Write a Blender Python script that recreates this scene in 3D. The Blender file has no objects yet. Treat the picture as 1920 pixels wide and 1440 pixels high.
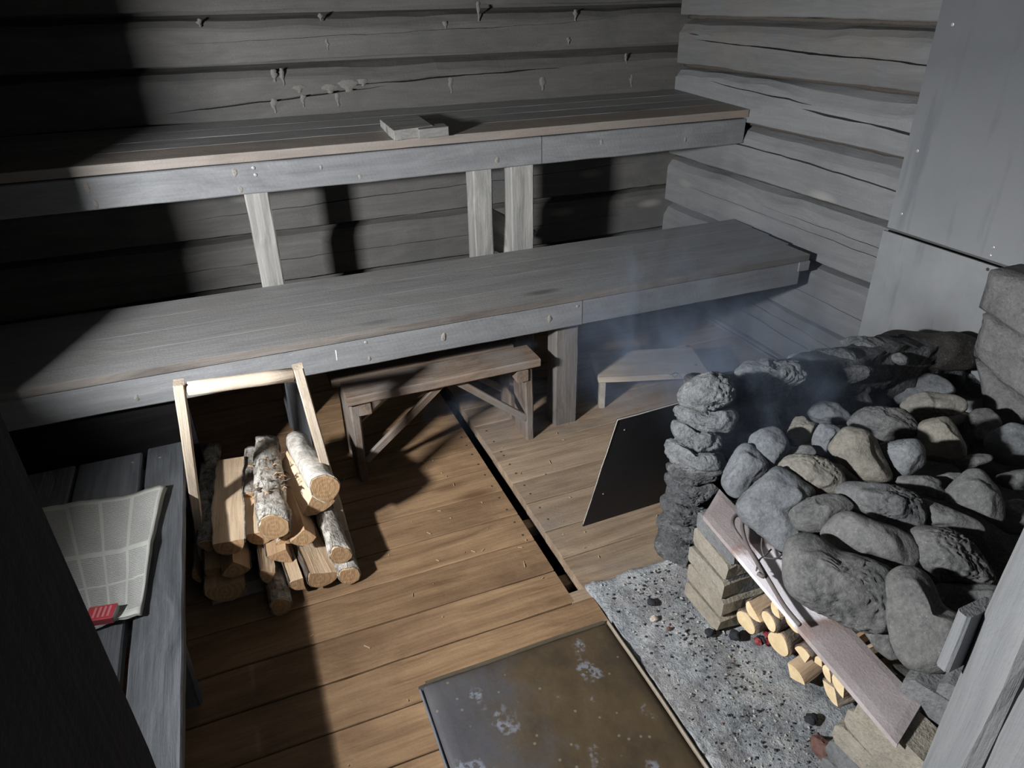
import bpy, math, random
from mathutils import Vector, Matrix, noise
random.seed(7)
sc = bpy.context.scene
COL = sc.collection
PI = math.pi

# ------------------------------------------------------------------ camera
F = 1319.2                      # focal length in pixels of a 1920 x 1440 frame
YAW, PIT, ROL = 0.37574, 0.50410, -0.01905
CAM = Vector((0, 0, 1.6))
fw = Vector((math.sin(YAW)*math.cos(PIT), math.cos(YAW)*math.cos(PIT), -math.sin(PIT)))
_r = Vector((math.cos(YAW), -math.sin(YAW), 0)); _u = _r.cross(fw)
rt = _r*math.cos(ROL) + _u*math.sin(ROL)
up = _u*math.cos(ROL) - _r*math.sin(ROL)
cd = bpy.data.cameras.new('camera'); cam = bpy.data.objects.new('camera', cd); COL.objects.link(cam)
cd.sensor_width = 36; cd.lens = F/1920*36; cd.clip_start = .02
M = Matrix((rt, up, -fw)).transposed().to_4x4(); M.translation = CAM
cam.matrix_world = M
sc.camera = cam

# ------------------------------------------------------------------ light
sc.view_settings.view_transform = 'Standard'; sc.view_settings.look = 'None'
sc.view_settings.gamma = 1; sc.view_settings.use_curve_mapping = False
sc.view_settings.exposure = 0.0
w = bpy.data.worlds.new('sky'); sc.world = w; w.use_nodes = True
w.node_tree.nodes['Background'].inputs[0].default_value = (.62, .74, .95, 1)
w.node_tree.nodes['Background'].inputs[1].default_value = .05
def area(name, loc, target, sx, sy, power, col, spread=180):
    l = bpy.data.lights.new(name, 'AREA'); l.shape = 'RECTANGLE'; l.size = sx; l.size_y = sy
    l.energy = power; l.color = col; l.spread = math.radians(spread)
    o = bpy.data.objects.new(name, l); COL.objects.link(o)
    o.location = loc
    o.rotation_euler = (Vector(target)-Vector(loc)).to_track_quat('-Z', 'Y').to_euler()
    return o
# daylight of the small window in the left wall and of the open doorway round the camera
area('window_daylight', (-1.25, .90, 1.48), (.45, 2.1, 1.68),   .20, .20, 290, (.95, .975, 1))
area('door_daylight', (.20, -.45, 1.62), (.75, 2.6, .75), .3, .5, 1.2, (.74, .86, 1))

# ------------------------------------------------------------------ pixel -> place helpers
def ray(p):
    return (fw*F + rt*(p[0]-960) + up*(720-p[1])).normalized()
def onz(p, z):
    d = ray(p); return CAM + d*((z-CAM.z)/d.z)
def onx(p, x):
    d = ray(p); return CAM + d*(x/d.x)
def ony(p, y):
    d = ray(p); return CAM + d*(y/d.y)
def pxm(w): return F/((w-CAM).dot(fw))     # pixels per metre at a place

# ------------------------------------------------------------------ objects
def link(o, parent=None):
    COL.objects.link(o)
    if parent is not None: o.parent = parent
    return o
def tag(o, label=None, cat=None, group=None, kind=None):
    if label: o['label'] = label
    if cat: o['category'] = cat
    if group: o['group'] = group
    if kind: o['kind'] = kind
    return o
def thing(name, loc, label=None, cat=None, group=None, kind=None, rz=0):
    o = bpy.data.objects.new(name, None); o.empty_display_size = .05
    o.location = loc; o.rotation_euler = (0, 0, rz); COL.objects.link(o)
    return tag(o, label, cat, group, kind)
def mesh_obj(name, vs, fs, mats, parent=None, smooth=False, mi=None, loc=None, rot=None, inv=True):
    """mesh from world-space (or parent-space) verts; mats one material or a list"""
    me = bpy.data.meshes.new(name); me.from_pydata([tuple(v) for v in vs], [], fs); me.update()
    for m in (mats if isinstance(mats, (list, tuple)) else [mats]): me.materials.append(m)
    if mi: me.polygons.foreach_set('material_index', mi)
    if smooth: me.polygons.foreach_set('use_smooth', [True]*len(me.polygons))
    o = bpy.data.objects.new(name, me)
    if loc is not None: o.location = loc
    if rot is not None: o.rotation_euler = rot
    link(o, parent)
    return o
def bevel(o, wd, seg=2):
    m = o.modifiers.new('bevel', 'BEVEL'); m.width = wd; m.segments = seg; m.limit_method = 'ANGLE'; m.angle_limit = .6
    return o
def fbm(p, s=1., o=3):
    return noise.fractal(Vector(p)*s, 1.0, 2.0, o)

def board(name, L, W, T, mat, parent, loc, rot=(0, 0, 0), bev=.003, wob=.0015, chips=0, seed=None, nu=None, smooth=False):
    """sawn board: length X, width Y, thickness Z about its centre, slightly uneven edges"""
    sd = random.random()*100 if seed is None else seed
    nu = nu or max(2, min(40, int(L/.06)))
    vs, fs = [], []
    prof = [(-W/2, -T/2), (W/2, -T/2), (W/2, T/2), (-W/2, T/2)]
    b = min(bev, T*.4, W*.4)
    prof = [(-W/2+b, -T/2), (W/2-b, -T/2), (W/2, -T/2+b), (W/2, T/2-b), (W/2-b, T/2), (-W/2+b, T/2), (-W/2, T/2-b), (-W/2, -T/2+b)]
    n = len(prof)
    for i in range(nu+1):
        x = -L/2 + L*i/nu
        for (y, z) in prof:
            e = wob*fbm((x*3+sd, y*9, z*9+sd), 1.6)
            e2 = wob*fbm((x*3+sd+31, y*9, z*9+sd), 1.6)
            vs.append((x, y+e*1.5, z+e2))
    for i in range(nu):
        for k in range(n):
            a = i*n+k; c = i*n+(k+1) % n
            fs.append((a, a+n, c+n, c))
    fs.append(tuple(range(n))); fs.append(tuple(nu*n+k for k in range(n-1, -1, -1)))
    return mesh_obj(name, vs, fs, mat, parent, smooth, loc=loc, rot=rot)

def bar(name, A, B, W, T, mat, parent, upv=(0, 0, 1), **k):
    """board from A to B: width W along (axis x upv), thickness T along upv-ish"""
    A = Vector(A); B = Vector(B); x = (B-A); L = x.length; x.normalize()
    z = Vector(upv); z = (z - x*z.dot(x)).normalized(); y = z.cross(x)
    R = Matrix((x, y, z)).transposed()
    o = board(name, L, W, T, mat, None, (0, 0, 0), **k)
    mw = R.to_4x4(); mw.translation = (A+B)/2
    if parent is not None:
        o.parent = parent
        o.matrix_basis = place_of(parent).inverted() @ mw
    else: o.matrix_basis = mw
    return o
def place_of(o):
    m = Matrix.LocRotScale(o.location, o.rotation_euler, o.scale)
    return place_of(o.parent) @ m if o.parent else m

def tube(name, pts, r, mat, parent=None, n=8, twist=0, smooth=True):
    pts = [Vector(p) for p in pts]; vs, fs = [], []
    up0 = Vector((0, 0, 1))
    for i, p in enumerate(pts):
        t = (pts[min(i+1, len(pts)-1)] - pts[max(i-1, 0)]).normalized()
        a = t.cross(up0); a = a.normalized() if a.length > 1e-4 else Vector((1, 0, 0)); b = a.cross(t)
        rr = r[i] if isinstance(r, (list, tuple)) else r
        for k in range(n):
            an = 2*PI*k/n + twist*i
            vs.append(p + (a*math.cos(an)+b*math.sin(an))*rr)
    for i in range(len(pts)-1):
        for k in range(n):
            fs.append((i*n+k, i*n+(k+1) % n, (i+1)*n+(k+1) % n, (i+1)*n+k))
    fs.append(tuple(range(n-1, -1, -1))); fs.append(tuple((len(pts)-1)*n+k for k in range(n)))
    return mesh_obj(name, vs, fs, mat, parent, smooth)
def catmull(P, n=6):
    P = [Vector(p) for p in P]; out = []
    for i in range(len(P)-1):
        a, b, c, d = P[max(i-1, 0)], P[i], P[i+1], P[min(i+2, len(P)-1)]
        for k in range(n):
            t = k/n
            out.append(.5*((2*b)+(c-a)*t+(2*a-5*b+4*c-d)*t*t+(3*b-a-3*c+d)*t**3))
    return out+[P[-1]]

# ------------------------------------------------------------------ materials
class NT:
    def __init__(s, name):
        s.m = bpy.data.materials.new(name); s.m.use_nodes = True; s.t = s.m.node_tree
        s.b = s.t.nodes['Principled BSDF']
    def n(s, ty, props=None, **ins):
        q = s.t.nodes.new(ty)
        for k, v in (props or {}).items(): setattr(q, k, v)
        for k, v in ins.items(): s.put(q, k, v)
        return q
    def put(s, q, k, v):
        i = q.inputs[int(k[1:])] if k[0] == '_' and k[1:].isdigit() else q.inputs[k.replace('_', ' ')]
        if isinstance(v, bpy.types.NodeSocket): s.t.links.new(v, i)
        elif isinstance(v, bpy.types.Node): s.t.links.new(v.outputs[0], i)
        else: i.default_value = v
    def coord(s, scale=(1, 1, 1), rnd=True, kind='Object', rot=(0, 0, 0)):
        tc = s.n('ShaderNodeTexCoord'); o = tc.outputs[kind]
        if rnd:
            oi = s.n('ShaderNodeObjectInfo')
            mu = s.n('ShaderNodeMath', {'operation': 'MULTIPLY'}, _0=oi.outputs['Random'], _1=37.)
            o = s.n('ShaderNodeVectorMath', {'operation': 'ADD'}, _0=o, _1=mu).outputs[0]
        return s.n('ShaderNodeMapping', Vector=o, Scale=scale, Rotation=rot).outputs[0]
    def noise(s, vec, scale, detail=4, rough=.6, dist=0.):
        return s.n('ShaderNodeTexNoise', Vector=vec, Scale=scale, Detail=detail, Roughness=rough, Distortion=dist).outputs[0]
    def ramp(s, fac, stops):
        r = s.n('ShaderNodeValToRGB', Fac=fac); e = r.color_ramp.elements
        while len(e) < len(stops): e.new(.5)
        for q, (p, c) in zip(e, stops):
            q.position = p; q.color = (c, c, c, 1) if isinstance(c, (int, float)) else (*c, 1)
        return r.outputs[0]
    def mix(s, fac, a, b, mode='MIX'):
        q = s.n('ShaderNodeMix', {'data_type': 'RGBA', 'blend_type': mode})
        s.put(q, '_0', fac)
        for i, v in ((6, a), (7, b)):
            if isinstance(v, tuple) and len(v) == 3: v = (*v, 1)
            s.put(q, '_%d' % i, v)
        return q.outputs[2]
    def math(s, op, a, b=0.):
        return s.n('ShaderNodeMath', {'operation': op}, _0=a, _1=b).outputs[0]
    def bump(s, h, strength=.5, dist=.01, prev=None):
        q = s.n('ShaderNodeBump', Height=h, Strength=strength, Distance=dist)
        if prev is not None: s.put(q, 'Normal', prev)
        return q.outputs[0]
    def out(s, col, rough=.8, nrm=None, spec=.3, metal=0.):
        s.put(s.b, 'Base_Color', (*col, 1) if isinstance(col, tuple) and len(col) == 3 else col); s.put(s.b, 'Roughness', rough)
        s.b.inputs['Specular IOR Level'].default_value = spec; s.put(s.b, 'Metallic', metal)
        if nrm is not None: s.put(s.b, 'Normal', nrm)
        return s.m

def wood(name, dark, light, grain=1., rough=.75, spec=.25, bumps=.5, knots=.0, knotcol=(.1, .09, .08), blotch=None, speck=0., saw=0., tint=None, fine=1., con=.13):
    """wood with its grain along local X"""
    q = NT(name)
    c = q.coord((1, 1, 1))
    st = q.n('ShaderNodeMapping', Vector=c, Scale=(1.3, 26*grain, 26*grain)).outputs[0]
    wv = q.noise(c, 1.4, 2)
    st2 = q.n('ShaderNodeVectorMath', {'operation': 'ADD'}, _0=st, _1=q.math('MULTIPLY', wv, 5.)).outputs[0]
    g = q.noise(st2, 1.0, 5, .65)
    f = q.noise(q.n('ShaderNodeMapping', Vector=c, Scale=(5, 150*fine, 150*fine)).outputs[0], 1., 3)
    big = q.noise(q.n('ShaderNodeMapping', Vector=c, Scale=(1.2, 4, 4)).outputs[0], 1.3, 5, .6)
    gg = q.math('ADD', q.math('MULTIPLY', g, .55), q.math('ADD', q.math('MULTIPLY', f, .2), q.math('MULTIPLY', big, .25)))
    col = q.ramp(gg, [(.49-con, dark), (.49+con, light)])
    if blotch:
        bl = q.ramp(q.noise(c, 3.1, 5, .62), [(.48, 0.), (.66, 1.)])
        col = q.mix(q.math('MULTIPLY', bl, blotch[1]), col, blotch[0])
    if tint:
        oi = q.n('ShaderNodeObjectInfo')
        hv = q.n('ShaderNodeHueSaturation', Color=col, Value=q.math('ADD', q.math('MULTIPLY', oi.outputs['Random'], tint), 1-tint/2))
        col = hv.outputs[0]
    h = q.math('ADD', q.math('MULTIPLY', g, .7), q.math('MULTIPLY', f, .45))
    if knots:
        kc = q.n('ShaderNodeMapping', Vector=c, Scale=(1.7, 5.5, 5.5)).outputs[0]
        vo = q.n('ShaderNodeTexVoronoi', Vector=kc, Scale=1.0, Randomness=1.)
        km = q.ramp(vo.outputs['Distance'], [(.05, 1.), (.16, 0.)])
        sel = q.math('GREATER_THAN', q.n('ShaderNodeSeparateColor', Color=vo.outputs['Color']).outputs[0], 1-knots)
        km = q.math('MULTIPLY', km, sel)
        col = q.mix(q.math('MULTIPLY', km, .8), col, knotcol)
        h = q.math('ADD', h, q.math('MULTIPLY', km, .6))
    if speck:
        sp = q.ramp(q.noise(c, 170, 2, .5), [(.66, 0.), (.74, 1.)])
        col = q.mix(q.math('MULTIPLY', sp, speck), col, tuple(min(1, v*2.2) for v in light))
    n = q.bump(h, bumps, .006)
    if saw:
        wvn = q.n('ShaderNodeTexWave', {'wave_type': 'BANDS', 'bands_direction': 'X'}, Vector=q.n('ShaderNodeMapping', Vector=c, Scale=(1, 1, 1), Rotation=(0, .45, .45)).outputs[0], Scale=22., Distortion=1.2, Detail=2.)
        n = q.bump(wvn.outputs[0], saw, .003, n)
    n = q.bump(q.noise(c, 90, 4, .7), .28, .004, n)
    return q.out(col, rough, n, spec)

SOOT = wood('soot_wood', (.135, .137, .141), (.245, .244, .24), rough=.72, bumps=.35, knots=.30, knotcol=(.30, .29, .27), speck=.18, saw=.05, tint=.25, blotch=((.13, .13, .135), .4), con=.22)
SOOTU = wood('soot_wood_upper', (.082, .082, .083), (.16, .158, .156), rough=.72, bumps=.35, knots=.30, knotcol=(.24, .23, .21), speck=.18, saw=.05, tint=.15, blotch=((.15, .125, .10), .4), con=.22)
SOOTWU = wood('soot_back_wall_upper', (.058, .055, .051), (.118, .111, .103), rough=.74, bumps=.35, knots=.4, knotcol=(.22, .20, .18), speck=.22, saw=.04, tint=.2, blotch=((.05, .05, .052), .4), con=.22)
SOOTW = wood('soot_back_wall', (.085, .080, .074), (.165, .156, .145), rough=.74, bumps=.35, knots=.4, knotcol=(.27, .25, .22), speck=.22, saw=.04, tint=.2, blotch=((.08, .08, .082), .5), con=.22)
BENCH = wood('soot_bench', (.155, .154, .152), (.275, .268, .258), rough=.62, spec=.35, bumps=.4, knots=.35, knotcol=(.09, .085, .08), tint=.22, speck=.12, blotch=((.20, .175, .15), .3), con=.22)
BENCHW = wood('worn_bench_edge', (.15, .128, .11), (.285, .25, .22), rough=.6, spec=.35, bumps=.4, tint=.1, speck=.1, blotch=((.30, .225, .17), .5), con=.22)
RAIL = wood('soot_rail', (.12, .122, .126), (.26, .26, .262), rough=.66, spec=.35, bumps=.4, knots=.45, knotcol=(.33, .30, .26), tint=.15, saw=.05, speck=.15, con=.22)
POST = wood('grey_post', (.15, .147, .14), (.34, .325, .30), bumps=.5, tint=.2, knots=.2, knotcol=(.12, .10, .08))
SIDE = wood('dark_blue_grey_bench', (.06, .064, .07), (.17, .178, .19), rough=.55, spec=.4, bumps=.8, tint=.15, fine=.7)
FLOOR = wood('floor_pine', (.165, .094, .049), (.375, .238, .132), rough=.62, spec=.3, bumps=.5, knots=.38, knotcol=(.12, .06, .03), tint=.28, blotch=((.15, .085, .05), .55), speck=.12)
FLOORR = wood('floor_pine_worn', (.19, .128, .083), (.385, .285, .195), rough=.68, spec=.25, bumps=.5, knots=.35, knotcol=(.14, .085, .05), tint=.25, blotch=((.20, .17, .145), .6), speck=.2)
STOOL = wood('brown_stool', (.085, .060, .045), (.24, .178, .135), bumps=.6, tint=.15, knots=.2, blotch=((.215, .20, .185), .75), rough=.65)
STOOLSH = wood('shaded_brown_plank', (.055, .040, .03), (.15, .11, .08), bumps=.5, tint=.1)  # stool wood darkened for the bench's shadow on the far plank
LEG = wood('dark_leg_wood', (.075, .066, .060), (.19, .168, .15), bumps=.5, tint=.1)
PALE = wood('pale_wood', (.33, .26, .19), (.62, .52, .41), bumps=.5, tint=.12, rough=.7)
PALEG = wood('pale_grey_wood', (.25, .215, .17), (.48, .42, .34), bumps=.45, tint=.1, rough=.72, blotch=((.2, .19, .18), .5))
SPLIT = wood('split_wood', (.58, .41, .26), (.86, .66, .46), grain=.8, bumps=.7, tint=.15, rough=.75, blotch=((.45, .29, .17), .35))
SPLITD = wood('split_wood_brown', (.40, .25, .14), (.62, .42, .26), grain=.8, bumps=.7, tint=.15, rough=.75)
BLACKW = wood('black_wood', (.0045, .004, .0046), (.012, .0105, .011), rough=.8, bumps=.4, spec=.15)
JAMBR = wood('grey_jamb', (.12, .123, .127), (.23, .23, .228), rough=.7, bumps=.6, knots=.2, knotcol=(.22, .2, .18), tint=.1, con=.22)

def m_cut():
    q = NT('cut_end'); c = q.coord((1, 1, 1), rnd=False)
    sp = q.n('ShaderNodeSeparateXYZ', Vector=c)
    r = q.n('ShaderNodeVectorMath', {'operation': 'LENGTH'}, _0=q.n('ShaderNodeCombineXYZ', Y=sp.outputs[1], Z=sp.outputs[2]).outputs[0]).outputs['Value']
    rr = q.math('ADD', q.math('MULTIPLY', r, 420.), q.math('MULTIPLY', q.noise(c, 30, 2), 8.))
    ring = q.math('ADD', q.math('MULTIPLY', q.math('SINE', rr), .16), .5)
    saw = q.noise(q.n('ShaderNodeMapping', Vector=c, Scale=(40, 380, 40), Rotation=(.9, 0, 0)).outputs[0], 1., 2)
    v = q.math('ADD', q.math('MULTIPLY', ring, .55), q.math('MULTIPLY', saw, .5))
    oi = q.n('ShaderNodeObjectInfo')
    col = q.ramp(v, [(.3, (.34, .19, .095)), (.75, (.60, .40, .225))])
    col = q.n('ShaderNodeHueSaturation', Color=col, Value=q.math('ADD', q.math('MULTIPLY', oi.outputs['Random'], .35), .78)).outputs[0]
    return q.out(col, .8, q.bump(saw, .4, .003), .2)
CUT = m_cut()
def m_birch():
    q = NT('birch_bark'); c = q.coord((1, 1, 1))
    a = q.noise(q.n('ShaderNodeMapping', Vector=c, Scale=(60, 9, 9)).outputs[0], 1., 4, .6)
    b = q.noise(c, 26, 5, .7)
    col = q.ramp(b, [(.35, (.34, .30, .255)), (.55, (.56, .525, .47)), (.7, (.68, .645, .58))])
    col = q.mix(q.ramp(a, [(.60, 0.), (.68, 1.)]), col, (.14, .10, .075))
    return q.out(col, .7, q.bump(q.math('ADD', a, b), .6, .006), .3)
def m_bark():
    q = NT('rough_bark'); c = q.coord((1, 1, 1))
    b = q.noise(c, 42, 5, .72, .6); d = q.noise(q.n('ShaderNodeMapping', Vector=c, Scale=(11, 40, 40)).outputs[0], 1., 5, .7, .8); e = q.noise(c, 140, 3, .6)
    col = q.ramp(b, [(.30, (.15, .115, .085)), (.42, (.38, .335, .28)), (.56, (.60, .565, .51)), (.68, (.72, .69, .64))])
    col = q.mix(q.ramp(d, [(.33, 1.), (.40, 0.)]), col, (.085, .06, .042))
    col = q.mix(q.math('MULTIPLY', q.ramp(q.noise(c, 9, 3), [(.55, 0.), (.65, 1.)]), .5), col, (.26, .15, .085))
    h = q.math('ADD', q.math('MULTIPLY', q.ramp(d, [(.36, 0.), (.5, 1.)]), .8), q.math('ADD', q.math('MULTIPLY', b, .7), q.math('MULTIPLY', e, .3)))
    return q.out(col, .85, q.bump(h, .9, .012), .2)
def m_dbark():
    q = NT('dark_bark'); c = q.coord((1, 1, 1))
    b = q.noise(q.n('ShaderNodeMapping', Vector=c, Scale=(20, 60, 60)).outputs[0], 1., 5, .7)
    return q.out(q.ramp(b, [(.3, (.05, .038, .03)), (.7, (.25, .20, .16))]), .85, q.bump(b, .9, .01), .2)
BIRCH, BARK, DBARK = m_birch(), m_bark(), m_dbark()

def m_stone(name, cols, sc1=1., rough=.72, bs=.6, light=None):
    q = NT(name); c = q.coord((1, 1, 1))
    a = q.noise(c, 9*sc1, 6, .62); b = q.noise(c, 120, 3, .6); e = q.noise(c, 34*sc1, 5, .7)
    v = q.math('ADD', q.math('MULTIPLY', a, .42), q.math('ADD', q.math('MULTIPLY', b, .30), q.math('MULTIPLY', e, .28)))
    col = q.ramp(v, [(.36, cols[0]), (.62, cols[1])])
    oi = q.n('ShaderNodeObjectInfo')
    col = q.mix(q.math('MULTIPLY', oi.outputs['Random'], .55), col, cols[2], 'MULTIPLY')
    sp = q.ramp(q.noise(c, 260, 1, .5), [(.68, 0.), (.75, 1.)])
    col = q.mix(q.math('MULTIPLY', sp, .35), col, (.4, .39, .37))
    if light:
        lm = q.ramp(q.noise(c, 14, 4, .65), [(.58, 0.), (.70, 1.)])
        col = q.mix(q.math('MULTIPLY', lm, .7), col, light)
    n = q.bump(a, .35*bs, .03); n = q.bump(e, .75*bs, .010, n); n = q.bump(b, .7*bs, .003, n)
    return q.out(col, rough, n, .3)
STONE = m_stone('sauna_stone', ((.055, .057, .06), (.175, .175, .172), (1.0, .94, .86)))
STONEB = m_stone('blue_grey_stone', ((.085, .093, .104), (.225, .235, .247), (1, .97, .92)))
STONET = m_stone('tan_stone', ((.12, .115, .10), (.265, .248, .215), (1, .95, .88)))
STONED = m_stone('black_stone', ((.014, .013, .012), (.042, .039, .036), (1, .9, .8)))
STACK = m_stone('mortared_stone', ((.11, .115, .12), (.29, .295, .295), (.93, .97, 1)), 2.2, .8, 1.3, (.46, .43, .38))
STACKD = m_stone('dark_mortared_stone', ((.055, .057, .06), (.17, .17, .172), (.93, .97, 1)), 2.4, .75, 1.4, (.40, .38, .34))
CONC = m_stone('concrete_block', ((.105, .103, .104), (.235, .228, .224), (1, .96, .92)), 1.4, .9, 1.)
BRICK = m_stone('fire_brick', ((.20, .178, .145), (.36, .325, .265), (1, .96, .88)), 1.2, .9, .9)
BRICKG = m_stone('sooty_brick', ((.10, .105, .11), (.21, .213, .217), (1, .96, .9)), 1.2, .85, .8)

def m_panel(name, soot):
    q = NT(name); c = q.coord((1, 1, 1), rnd=False)
    a = q.noise(c, 2.2, 5, .6); s = q.noise(q.n('ShaderNodeMapping', Vector=c, Scale=(1, 7, 1.2)).outputs[0], 1.3, 4, .6); b = q.noise(c, 120, 4, .7)
    col = q.ramp(a, [(.3, (.19, .197, .205)), (.7, (.30, .304, .305))])
    col = q.mix(q.math('MULTIPLY', q.ramp(s, [(.55, 0.), (.68, 1.)]), .5), col, (.10, .105, .12))
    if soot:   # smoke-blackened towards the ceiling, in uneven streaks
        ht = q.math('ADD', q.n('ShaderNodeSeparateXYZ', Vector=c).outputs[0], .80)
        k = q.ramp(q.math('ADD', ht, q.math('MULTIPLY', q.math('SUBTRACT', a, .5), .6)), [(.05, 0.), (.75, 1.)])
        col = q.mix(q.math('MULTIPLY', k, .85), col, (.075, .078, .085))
    return q.out(col, .75, q.bump(b, .3, .003), .3)
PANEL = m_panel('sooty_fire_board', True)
PANELL = m_panel('fire_board', False)
def m_plate():
    q = NT('heated_iron'); c = q.coord((1, 1, 1), rnd=False)
    a = q.noise(c, 5, 4, .6); b = q.noise(c, 160, 3, .6)
    col = q.ramp(q.math('ADD', q.math('MULTIPLY', a, .7), q.math('MULTIPLY', b, .3)), [(.35, (.29, .24, .232)), (.65, (.43, .375, .37))])
    # bare scaled patch burnt pale in the middle of the plate
    sp = q.n('ShaderNodeSeparateXYZ', Vector=c)
    d = q.math('ABSOLUTE', q.math('ADD', sp.outputs[0], q.math('ADD', q.math('MULTIPLY', q.noise(c, 14, 3), .10), -.02)), 0.)
    m = q.ramp(d, [(.115, 1.), (.135, 0.)])
    col = q.mix(m, col, (.84, .785, .81))
    edge = q.math('MULTIPLY', q.ramp(d, [(.10, 0.), (.13, 1.)]), q.ramp(d, [(.135, 1.), (.165, 0.)]))
    col = q.mix(q.math('MULTIPLY', edge, .5), col, (.30, .17, .12))
    return q.out(col, .68, q.bump(b, .4, .003), .4)
PLATE = m_plate()
def m_rust():
    q = NT('rusty_sheet'); c = q.coord((1, 1, 1), rnd=False)
    a = q.noise(c, 5, 5, .65); b = q.noise(c, 60, 4, .7); d = q.noise(c, 13, 4, .65)
    col = q.ramp(a, [(.3, (.045, .034, .026)), (.5, (.088, .062, .034)), (.7, (.118, .085, .048))])
    sp = q.n('ShaderNodeSeparateXYZ', Vector=c)
    refl = q.ramp(q.math('ADD', sp.outputs[0], q.math('MULTIPLY', q.math('SUBTRACT', d, .5), .5)), [(-.0, 1.), (.12, 0.)])
    refl = q.ramp(q.math('ADD', q.math('ADD', sp.outputs[0], .30), q.math('MULTIPLY', q.math('SUBTRACT', d, .5), .5)), [(.08, 1.), (.30, 0.)])
    col = q.mix(q.math('MULTIPLY', refl, .7), col, (.10, .105, .125))  # bluish sky reflection at the left put into the sheet's colour
    bl = q.math('MULTIPLY', q.ramp(q.noise(c, 10, 3, .5), [(.60, 0.), (.66, 1.)]), q.ramp(q.noise(c, 70, 3), [(.45, 0.), (.55, 1.)]))
    col = q.mix(q.math('MULTIPLY', bl, .55), col, (.30, .33, .40))
    sk = q.ramp(q.n('ShaderNodeTexVoronoi', Vector=c, Scale=26.).outputs['Distance'], [(.07, 1.), (.12, 0.)])
    col = q.mix(q.math('MULTIPLY', sk, .4), col, (.36, .32, .26))
    return q.out(col, q.ramp(d, [(.3, .36), (.7, .6)]), q.bump(q.math('ADD', b, d), .25, .004), .5, .1)
RUST = m_rust()
def m_hearth():
    q = NT('ashy_concrete'); c = q.coord((1, 1, 1), rnd=False)
    a = q.noise(c, 7, 6, .65); b = q.noise(c, 70, 5, .75); d = q.noise(c, 190, 2, .6)
    col = q.ramp(q.math('ADD', q.math('MULTIPLY', a, .5), q.math('MULTIPLY', b, .5)), [(.35, (.14, .15, .163)), (.5, (.37, .385, .40)), (.63, (.62, .62, .60))])
    col = q.mix(q.ramp(d, [(.28, 1.), (.345, 0.)]), col, (.05, .05, .055))
    col = q.mix(q.ramp(d, [(.66, 0.), (.72, 1.)]), col, (.66, .62, .54))
    wm = q.ramp(q.noise(c, 4.3, 3), [(.52, 0.), (.64, 1.)])
    col = q.mix(q.math('MULTIPLY', wm, .35), col, (.24, .18, .17))
    n = q.bump(b, .9, .012); n = q.bump(d, .8, .004, n)
    return q.out(col, .9, n, .2)
HEARTH = m_hearth()
def flat(name, col, rough=.6, spec=.3, metal=0., nz=60, ns=.2, var=.3):
    q = NT(name); c = q.coord((1, 1, 1)); a = q.noise(c, nz, 4, .65)
    k = q.mix(q.math('MULTIPLY', q.ramp(a, [(.35, 0.), (.65, 1.)]), var), col, tuple(v*.45 for v in col))
    return q.out(k, rough, q.bump(a, ns, .003), spec, metal)
BLKSHEET = flat('black_sheet_metal', (.016, .016, .019), .55, .3, nz=18)
SHEETEDGE = flat('lit_sheet_edge', (.45, .43, .40), .5)
WIRE = flat('rusty_iron_rod', (.19, .165, .155), .7, .3, .3)
NAIL = flat('nail_steel', (.5, .48, .46), .45, .5, .6)
NAILD = flat('old_nail', (.05, .045, .04), .7)
CHAR = flat('charcoal', (.025, .027, .032), .8, .3, nz=90)
ASHBIT = flat('ash_bits', (.42, .40, .36), .9)
REDCHIP = flat('brick_chip', (.15, .08, .066), .85)
RED = flat('red_card', (.40, .05, .06), .55, var=.12)
REDLINE = flat('pink_card', (.52, .20, .21), .6, var=.1)
CARD = flat('grey_card', (.44, .42, .42), .75)
RESIN = flat('pale_resin', (.145, .136, .123), .75, nz=120, ns=.8)
MOSS = flat('dry_moss', (.085, .07, .058), .95, nz=160, ns=1.)
DARK = flat('black_earth', (.012, .011, .011), .95)
STRAW = flat('straw', (.46, .36, .22), .8)
def m_ember():
    q = NT('ember'); c = q.coord((1, 1, 1)); a = q.noise(c, 80, 3)
    col = q.ramp(a, [(.4, (.3, .01, .015)), (.7, (1, .22, .24))])
    q.put(q.b, 'Emission_Color', col); q.b.inputs['Emission Strength'].default_value = .35
    return q.out((.05, .02, .02), .9)
EMBER = m_ember()
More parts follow.
